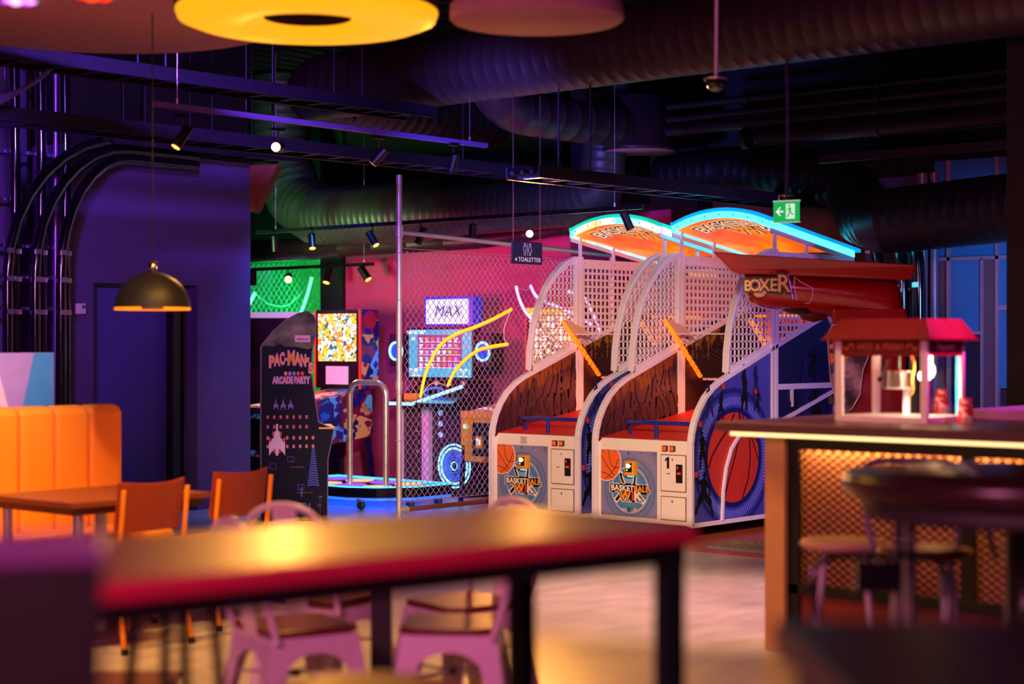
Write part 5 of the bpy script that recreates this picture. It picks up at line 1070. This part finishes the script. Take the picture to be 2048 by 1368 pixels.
for i, (px, py, r_) in enumerate(((1405, 546, .14), (1402, 586, .14))):
    q = onY(px, py, 13.2); o = MB().lathe([(0, .07), (r_*.6, .06), (r_, .01), (r_*.9, -.05), (r_*.3, -.075), (0, -.075)], q, 28).build('lantern', M('orange lantern', (255, 150, 40), .5, emit=1.0)); tag(o, ('upper' if i == 0 else 'lower')+' of two glowing orange lanterns seen through the right machine cage', 'lantern')
    if i == 0: MB().tube([(q[0], 13.2, q[2]+.06), (q[0], 13.2, 4.3)], .004, 6).build('cord', blk, o)
t = thing('prize_cabinet', 'red back cabinet with glinting bars behind the right machine rear cage', 'cabinet', (-8.7, 13.15, 0))
MB().box(0, 1.05, .0, .4, 0, 1.95).build('body', M('deep red cabinet', (150, 20, 26), .4), t)
m = MB()
for i in range(7): m.bar((.05+i*.14, -.02, 1.45), (.16+i*.14, -.02, 1.85), .012); m.bar((.16+i*.14, -.02, 1.45), (.05+i*.14, -.02, 1.85), .012)
m.build('lattice_bars', screw, t); MB().box(.0, 1.05, -.03, -.01, 1.9, 1.93).build('light_bar', M('red light bar', (255, 60, 40), .4, emit=1.2), t)
# mat on the floor
t = thing('floor_mat', 'studded silver mat on the floor beside the right basketball machine', 'mat', (-7.22, 10.35, 0)); MB().box(0, .7, 0, .42, 0, .02).build('base', M('grey rubber', (110, 100, 110), .5), t)
m = MB()
for i in range(11):
    for j in range(7): x, y = .03+i*.06, .03+j*.055; m.add([(x-.022, y-.02, .02), (x+.022, y-.02, .02), (x+.022, y+.02, .02), (x-.022, y+.02, .02), (x, y, .036)], [(0, 1, 4), (1, 2, 4), (2, 3, 4), (3, 0, 4)])
m.build('studs', M('gold silver studs', (226, 190, 140), .25, .8), t, kind='stuff')
# ================================================================ seating area
orange_up = M('orange leatherette', (246, 146, 34), .5, var=.05)
t = thing('bench_sofa', 'orange channel tufted high back bench at the left edge', 'bench', (-8.2, 4.0, 0))
for i in range(8):
    y1 = 2.01-i*.225; y0 = y1-.22
    MB().prism([(0, .42), (.0, 1.085), (-.03, 1.125), (-.13, 1.13), (-.15, 1.1), (-.15, .42)], 1, y0, y1).build('back_cushion', orange_up, t, bevel=.03, seg=4)
MB().box(-.13, -.06, .2, 2.0, .1, 1.1).build('back_board', M('dark orange board', (150, 50, 12), .6), t)
for i in range(3): MB().box(0, .50, 2.0-(i+1)*.66, 2.0-i*.66-.01, .34, .46).build('seat_cushion', orange_up, t, bevel=.025, seg=4)
MB().box(-.14, .46, .05, 2.0, .06, .34).build('plinth', M('dark orange board', (150, 50, 12), .6), t)
t = thing('partition', 'low partition with lilac and blue triangle print above the orange bench', 'partition', (-8.47, 3.6, 0))
MB().box(-.09, .0, 0, 2.13, 0, 1.42).build('panel', M('partition edge', (150, 130, 190), .6), t)
fr = frame((.0015, 0, 0), (0, 1, 0), (0, 0, 1))
for pl, mm in (([(1.0, .1), (1.0, 1.418), (1.745, 1.418), (1.83, 1.13), (1.87, .9), (1.87, .1)], M('pale lilac print', (214, 190, 236), .6)), ([(1.745, 1.418), (2.0, 1.418), (1.93, 1.13), (1.87, .9), (1.83, 1.13)], M('lilac print', (160, 132, 220), .6)), ([(2.0, 1.418), (2.125, 1.418), (2.125, .1), (1.87, .1), (1.87, .9), (1.93, 1.13)], M('sky blue print', (60, 140, 220), .6))):
    MB().poly(fr, pl).build('triangle_print', mm, t)
tubeo = M('orange enamel tube', (250, 150, 20), .35, var=.03); ply = M('rust red plywood', (150, 56, 22), .45, scale=20)
t = thing('dining_table', 'dark wood table with chamfered top before the orange bench', 'table', (-7.0, 4.83, 0))
MB().box(-.72, 0, 0, .84, .69, .72).build('tabletop', M('walnut brown top', (116, 56, 34), .35, scale=6), t, bevel=.004)
MB().box(-.70, -.03, .03, .81, .655, .69).build('under_frame', M('walnut edge', (86, 42, 30), .5), t)
for y in (.42,): MB().tube([(-.36, y, .03), (-.36, y, .66)], .035, 14).build('leg', screw, t); MB().lathe([(0, 0), (.2, 0), (.2, .012), (.04, .03), (0, .03)], (-.36, y, 0), 24).build('foot_plate', M('dull steel', (150, 140, 150), .4, .8), t)
for x in (-.06, -.66): MB().tube([(x, .08, .0), (x, .08, .66)], .028, 12).build('leg', screw, t)
def school_chair(label, x, y, rz):
    """faces -x: back on the +x side"""
    t = thing('plywood_chair', label, 'chair', (x, y, 0), rz, 'orange tube chairs with rust plywood backs')
    n = 12; vs = []; 
    m = MB(); a = []
    for i in range(n+1):
        s_ = -1+2*i/n; yy = s_*.205; dx = -.035*(s_*s_)
        a += [(.19+dx+.0, yy, .57+.0*s_), (.225+dx, yy, .80+.015*s_*s_), (.213+dx, yy, .80+.015*s_*s_), (.178+dx, yy, .57)]
    m.add(a, [(i*4+j, i*4+(j+1) % 4, i*4+4+(j+1) % 4, i*4+4+j) for i in range(n) for j in range(4)]+[(0, 1, 2, 3), tuple(range(n*4, n*4+4))]); m.build('backrest', ply, t, bevel=.003)
    MB().prism([(-.2, -.19), (.16, -.17), (.19, -.10), (.19, .10), (.16, .17), (-.2, .19), (-.225, .12), (-.225, -.12)], 2, .435, .45).build('seat', M('orange ply seat', (230, 120, 40), .45), t, bevel=.005)
    for s_ in (-1, 1):
        MB().tube([(.235, s_*.215, .0), (.17, s_*.20, .42), (.19, s_*.2, .55), (.215, s_*.2, .775)], .0125, 10).build('leg', tubeo, t)
        MB().tube([(-.235, s_*.21, .0), (-.17, s_*.18, .415), (.17, s_*.195, .42)], .0125, 10).build('leg', tubeo, t)
        for xx in (.235, -.235): MB().tube([(xx, s_*(.215 if xx > 0 else .21), 0), (xx*.985, s_*.213, .03)], .015, 10).build('rubber_foot', blk, t)
    MB().tube([(-.15, -.18, .41), (-.15, .18, .41)], .009, 8).tube([(.14, -.19, .41), (.14, .19, .41)], .009, 8).build('stretcher', tubeo, t)
    return t
school_chair('orange tube chair with rust plywood back, nearer one beside the bench table', -7.07, 5.20, R(4))
school_chair('orange tube chair with rust plywood back, farther one nearer the arcade cabinet', -7.28, 5.92, R(8))
# white steel cafe chairs
whs = M('white lacquered steel', (232, 208, 226), .28, .0, var=.03, coat=.3); seatw = M('dark stained seat board', (112, 40, 28), .35, scale=12)
def cafe_chair(label, x, y, heading):
    """heading = direction the sitter faces; local +x is forward"""
    t = thing('cafe_chair', label, 'chair', (x, y, 0), heading, 'white steel cafe chairs with dark seat boards')
    MB().prism([(-.17, -.165), (-.10, -.18), (.13, -.18), (.18, -.14), (.18, .14), (.13, .18), (-.10, .18), (-.17, .165)], 2, .455, .48).build('seat_board', seatw, t, bevel=.008)
    MB().box(-.17, .175, -.172, .172, .435, .456).build('seat_pan', whs, t, bevel=.012)
    # skirts with an arched cut-out
    def skirt(A, B, oA, oB):
        N = 14; vs = []
        for i in range(N+1):
            u = i/N; p = Vector(A)*(1-u)+Vector(B)*u; d = abs(2*u-1); z = .23+.165*(1-d**2.6) if d < .999 else .0
            out_ = (Vector(oA)*(1-u)+Vector(oB)*u); vs += [(p.x, p.y, .45), (p.x+out_.x*(.45-z)*.14, p.y+out_.y*(.45-z)*.14, z)]
        return MB().add(vs, [(i*2, i*2+2, i*2+3, i*2+1) for i in range(N)])
    cs = [(-.165, -.17), (.17, -.17), (.17, .17), (-.165, .17)]
    for k in range(4):
        a, b = cs[k], cs[(k+1) % 4]; o = skirt((a[0], a[1], 0), (b[0], b[1], 0), (1 if a[0] > 0 else -1, 1 if a[1] > 0 else -1, 0), (1 if b[0] > 0 else -1, 1 if b[1] > 0 else -1, 0)).build('skirt', whs, t)
        s_ = o.modifiers.new('s', 'SOLIDIFY'); s_.thickness = .006
    for a in cs:
        sx, sy = (1 if a[0] > 0 else -1), (1 if a[1] > 0 else -1); f = Vector((a[0]+sx*.065, a[1]+sy*.06, 0))
        m = MB(); tp = Vector((a[0], a[1], .45)); d1 = Vector((-sx, 0, 0)); d2 = Vector((0, -sy, 0))
        for dd in (d1, d2): m.add([tp, tp+dd*.085, f+dd*.03, f, tp-dd.cross(UP)*.0+Vector((0, 0, 0)), tp+dd*.085, f+dd*.03, f], [(0, 1, 2, 3)])
        o = m.build('leg', whs, t); s_ = o.modifiers.new('s', 'SOLIDIFY'); s_.thickness = .006; MB().box(f.x-.015, f.x+.015, f.y-.015, f.y+.015, 0, .015).build('rubber_foot', blk, t)
    pts = [(-.15, -.19, .44), (-.20, -.20, .60), (-.235, -.185, .76)]+[(-.245, -.185*math.cos(a)*1.0, .76+.095*math.sin(a)) for a in [PI*i/10 for i in range(1, 10)]]+[(-.235, .185, .76), (-.20, .20, .60), (-.15, .19, .44)]
    MB().tube(smooth(pts, 3), .0125, 10).build('back_hoop', whs, t)
    o = MB().add([(-.165, -.055, .45), (-.165, .055, .45), (-.25, .06, .85), (-.25, -.06, .85)], [(0, 1, 2, 3)]).build('back_splat', whs, t); s_ = o.modifiers.new('s', 'SOLIDIFY'); s_.thickness = .005
    MB().tube([(-.17, -.15, .30), (.17, .15, .30)], .006, 6).tube([(-.17, .15, .30), (.17, -.15, .30)], .006, 6).build('cross_brace', screw, t)
    MB().lathe([(0, .29), (.02, .29), (.02, .31), (0, .31)], (0, 0, 0), 12).build('brace_hub', blk, t)
    return t
A = cam2(-.74, 6.92); B = cam2(-.775, 6.25); C_ = cam2(-.185, 6.80); D_ = cam2(-.21, 6.28)
hd = lambda dx, dy: math.atan2(SY*dx+CY*dy, CY*dx-SY*dy)
cafe_chair('white steel cafe chair, farther of the left pair, round back hoop above the bar table', *A, hd(.62, .95)); cafe_chair('white steel cafe chair, nearer of the left pair, mostly below the bar table', *B, hd(.9, .55))
cafe_chair('white steel cafe chair, farther of the right pair behind the bar table', *C_, hd(-.8, -.6)); cafe_chair('white steel cafe chair, nearer of the right pair behind the bar table', *D_, hd(-1, .05))
P_ = cam2(-.51, 6.5)
t = thing('pedestal_table', 'cafe table on a thick black pedestal between the white chairs', 'table', (P_[0], P_[1], 0), R(YAW))
MB().box(-.20, .20, -.30, .42, .715, .74).build('tabletop', M('walnut brown top', (116, 56, 34), .35), t, bevel=.004); MB().box(-.04, .04, .3, .38, .02, .715).build('pedestal', blkm, t, bevel=.005)
MB().box(-.27, .27, .31, .37, 0, .03).box(-.03, .03, .05, .4, 0, .03).build('foot', blkm, t, bevel=.004)
# ---------------------------------------------------------------- bar table in the foreground
crim = M('crimson lit edge', (184, 34, 72), .4, var=.04)  # red light on the table edge put into the band colour
fc = cam2(.38, 3.63)
t = thing('bar_table', 'long high bar table with glossy top and edge lit crimson across the foreground', 'table', (fc[0], fc[1], 0), R(YAW)+math.atan2(-.769, .639)*0+R(-50.3+90)+PI/2)
# local axes: +x runs along the long edge towards the near left end, +y towards the back edge
dl = (-math.sin(R(50.3)), -math.cos(R(50.3))); ang = math.atan2(SY*dl[0]+CY*dl[1], CY*dl[0]-SY*dl[1]); t.rotation_euler = (0, 0, ang)
Lx, Wy = 1.4, -.55
n = NT('glossy dark tabletop'); f, _ = n.noise(3, n.mapped((.6, 6, 1)), 5); n.out(n.mix(f, lin((96, 44, 40)), lin((136, 66, 54))), n.m('ADD', n.m('MULTIPLY', f, .06), .31), 0, 0, 0)
MB().box(0.0, Lx, Wy+.0, 0, 1.066, 1.10).build('tabletop', n.mat, t, bevel=.003)
MB().box(-.004, Lx, -.0, .004, 1.066, 1.099).box(-.004, 0, Wy, .004, 1.066, 1.099).build('edge_band', crim, t)
MB().box(.015, Lx-.02, -.055, -.012, 1.024, 1.066).box(.015, Lx-.02, Wy+.012, Wy+.055, 1.024, 1.066).box(.015, .058, Wy+.05, -.05, 1.024, 1.066).box(Lx-.06, Lx-.02, Wy+.05, -.05, 1.024, 1.066).build('steel_frame', blkm, t)
for x in (.015, Lx-.065):
    for y in (-.06, Wy+.012): MB().box(x, x+.048, y, y+.048, 0, 1.03).build('leg', M('green lit black steel', (12, 30, 26), .35, .2), t, bevel=.003)  # green light on the legs put into the steel colour
# dark cabinet at the left front
b0 = cam2((205-1024)/3500*2.15, 2.15)
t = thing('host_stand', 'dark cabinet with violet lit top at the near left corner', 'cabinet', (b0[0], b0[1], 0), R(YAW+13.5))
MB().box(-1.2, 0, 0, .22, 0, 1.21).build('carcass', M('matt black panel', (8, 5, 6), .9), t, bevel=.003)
MB().box(-1.2, .004, -.004, .225, 1.21, 1.225).build('top', M('violet sheen top', (110, 60, 120), .35), t, bevel=.003)  # purple glow on the top put into its base colour
# stool in front at the bottom edge
def bar_stool(label, cx, cy, h, r_, seatm, legm, rz=0, back=False):
    t = thing('bar_stool', label, 'stool', (cx, cy, 0), rz)
    MB().lathe([(0, h-.035), (r_-.015, h-.035), (r_, h-.02), (r_-.01, h-.003), (r_*.5, h-.004), (0, h-.006)], (0, 0, 0), 40).build('seat', seatm, t)
    for k in range(4):
        a = PI/4+PI/2*k; MB().tube([(r_*.6*math.cos(a), r_*.6*math.sin(a), h-.03), (r_*1.15*math.cos(a), r_*1.15*math.sin(a), 0)], .012, 10).build('leg', legm, t)
    q = r_*.95; z = h*.32
    MB().tube([(q*math.cos(PI/4+PI/2*k), q*math.sin(PI/4+PI/2*k), z) for k in range(4)], .008, 8, closed=True).build('foot_ring', legm, t)
    if back:
        MB().tube(smooth([(-r_*.75, -.15, h-.03), (-r_-.02, -.17, h+.12), (-r_-.05, -.165, h+.27), (-r_-.055, 0, h+.29), (-r_-.05, .165, h+.27), (-r_-.02, .17, h+.12), (-r_*.75, .15, h-.03)], 4), .011, 10).build('back_hoop', legm, t)
        MB().box(-r_-.07, -r_-.055, -.06, .06, h+.19, h+.275).build('back_plate', legm, t)
    return t
blkl = M('black lacquer leg', (20, 18, 24), .2, .2, coat=.5); greyl = M('grey lacquer leg', (120, 110, 140), .3, .3)
s_ = cam2((740-1024)/3500*3.45, 3.45); bar_stool('round orange red stool seat at the bottom edge of the frame', s_[0], s_[1], .80, .19, M('orange red seat pad', (214, 60, 20), .45), blkl)
s_ = cam2((350-1024)/3500*3.9, 3.9); bar_stool('black bar stool whose splayed legs show below the bar table at left', s_[0], s_[1], .95, .14, M('black seat pad', (24, 18, 20), .5), blkl, R(20))
q = cam2((250-1024)/3500*5.6, 5.6); t = thing('wooden_crate', 'low reddish wooden box on the floor by the near left cabinet', 'box', (q[0], q[1], 0), R(YAW)); MB().box(-.14, .12, 0, .25, 0, .36).build('carcass', M('reddish wood', (150, 80, 60), .6), t, bevel=.004); MB().box(-.15, .13, -.01, .26, .36, .38).build('lid', M('reddish wood', (150, 80, 60), .6), t, bevel=.004)
# ---------------------------------------------------------------- right: round table, stools, near dark table
rt = cam2(1.46, 5.0)
t = thing('round_bar_table', 'round high bar table with thick dark top at the right edge', 'table', (rt[0], rt[1], 0))
MB().lathe([(0, 1.03), (.46, 1.03), (.50, 1.045), (.51, 1.07), (.51, 1.095), (.50, 1.105), (0, 1.105)], (0, 0, 0), 64).build('tabletop', M('dark wine laminate', (50, 26, 28), .28), t)
MB().lathe([(0, .98), (.44, .98), (.45, .99), (.45, 1.03), (0, 1.03)], (0, 0, 0), 48).build('under_rim', M('dark olive rim', (44, 40, 40), .6), t)
chr_ = M('polished chrome post', (230, 226, 230), .08, 1)
for k in range(2): a = cr*(-.39+.035*k)+cf*-.15; MB().tube([(a.x, a.y, .05), (a.x, a.y, .98)], .016, 14).build('post', chr_, t)
MB().tube([(0, 0, .05), (0, 0, .98)], .05, 20).build('pedestal', blkl, t); MB().lathe([(0, 0), (.34, 0), (.34, .02), (.07, .06), (0, .06)], (0, 0, 0), 48).build('foot_plate', blkl, t)
MB().lathe([(0, .25), (.05, .25), (.07, .4), (.05, .62), (0, .62)], (0, 0, 0), 20).build('chrome_sleeve', chr_, t)
for lb, x, y, h_, m1, m2, rz in (('black bar stool with hooped back, nearest left of the round table', .98, 4.45, .62, M('black seat pad', (24, 18, 20), .5), blkl, R(YAW-90)), ('black bar stool with hooped back in front of the chrome posts', 1.50, 4.15, .60, M('black seat pad', (24, 18, 20), .5), blkl, R(YAW-70)), ('grey lacquered bar stool with hooped back behind the round table', 1.45, 6.15, .76, seatw, greyl, R(YAW-90)), ('grey lacquered bar stool behind the round table, cut by the right edge', 1.88, 6.1, .74, seatw, greyl, R(YAW-85)), ('pale steel bar stool standing close to the counter front', 1.28, 6.75, .72, M('sand seat pad', (200, 170, 130), .5), M('pale lacquer leg', (200, 190, 210), .3, .2), R(YAW+80))):
    q = cam2(x, y); bar_stool(lb, q[0], q[1], h_, .17, m1, m2, rz, back=('hooped' in lb or 'cut' in lb))
q = cam2((1545-1024)/3500*2.55, 2.55)
t = thing('near_table', 'dark table top closest to the viewer at the lower right corner', 'table', (q[0], q[1], 0), R(YAW+1))
MB().box(0, 1.1, -.75, 0, 1.03, 1.075).build('tabletop', M('black plum laminate', (26, 14, 22), .35), t, bevel=.004); MB().box(.03, 1.05, -.72, -.03, .96, 1.03).build('apron', blk, t)
for x in (.04, .99):
    for y in (-.08, -.71): MB().box(x, x+.05, y, y+.05, 0, 1.0).build('leg', blkm, t)
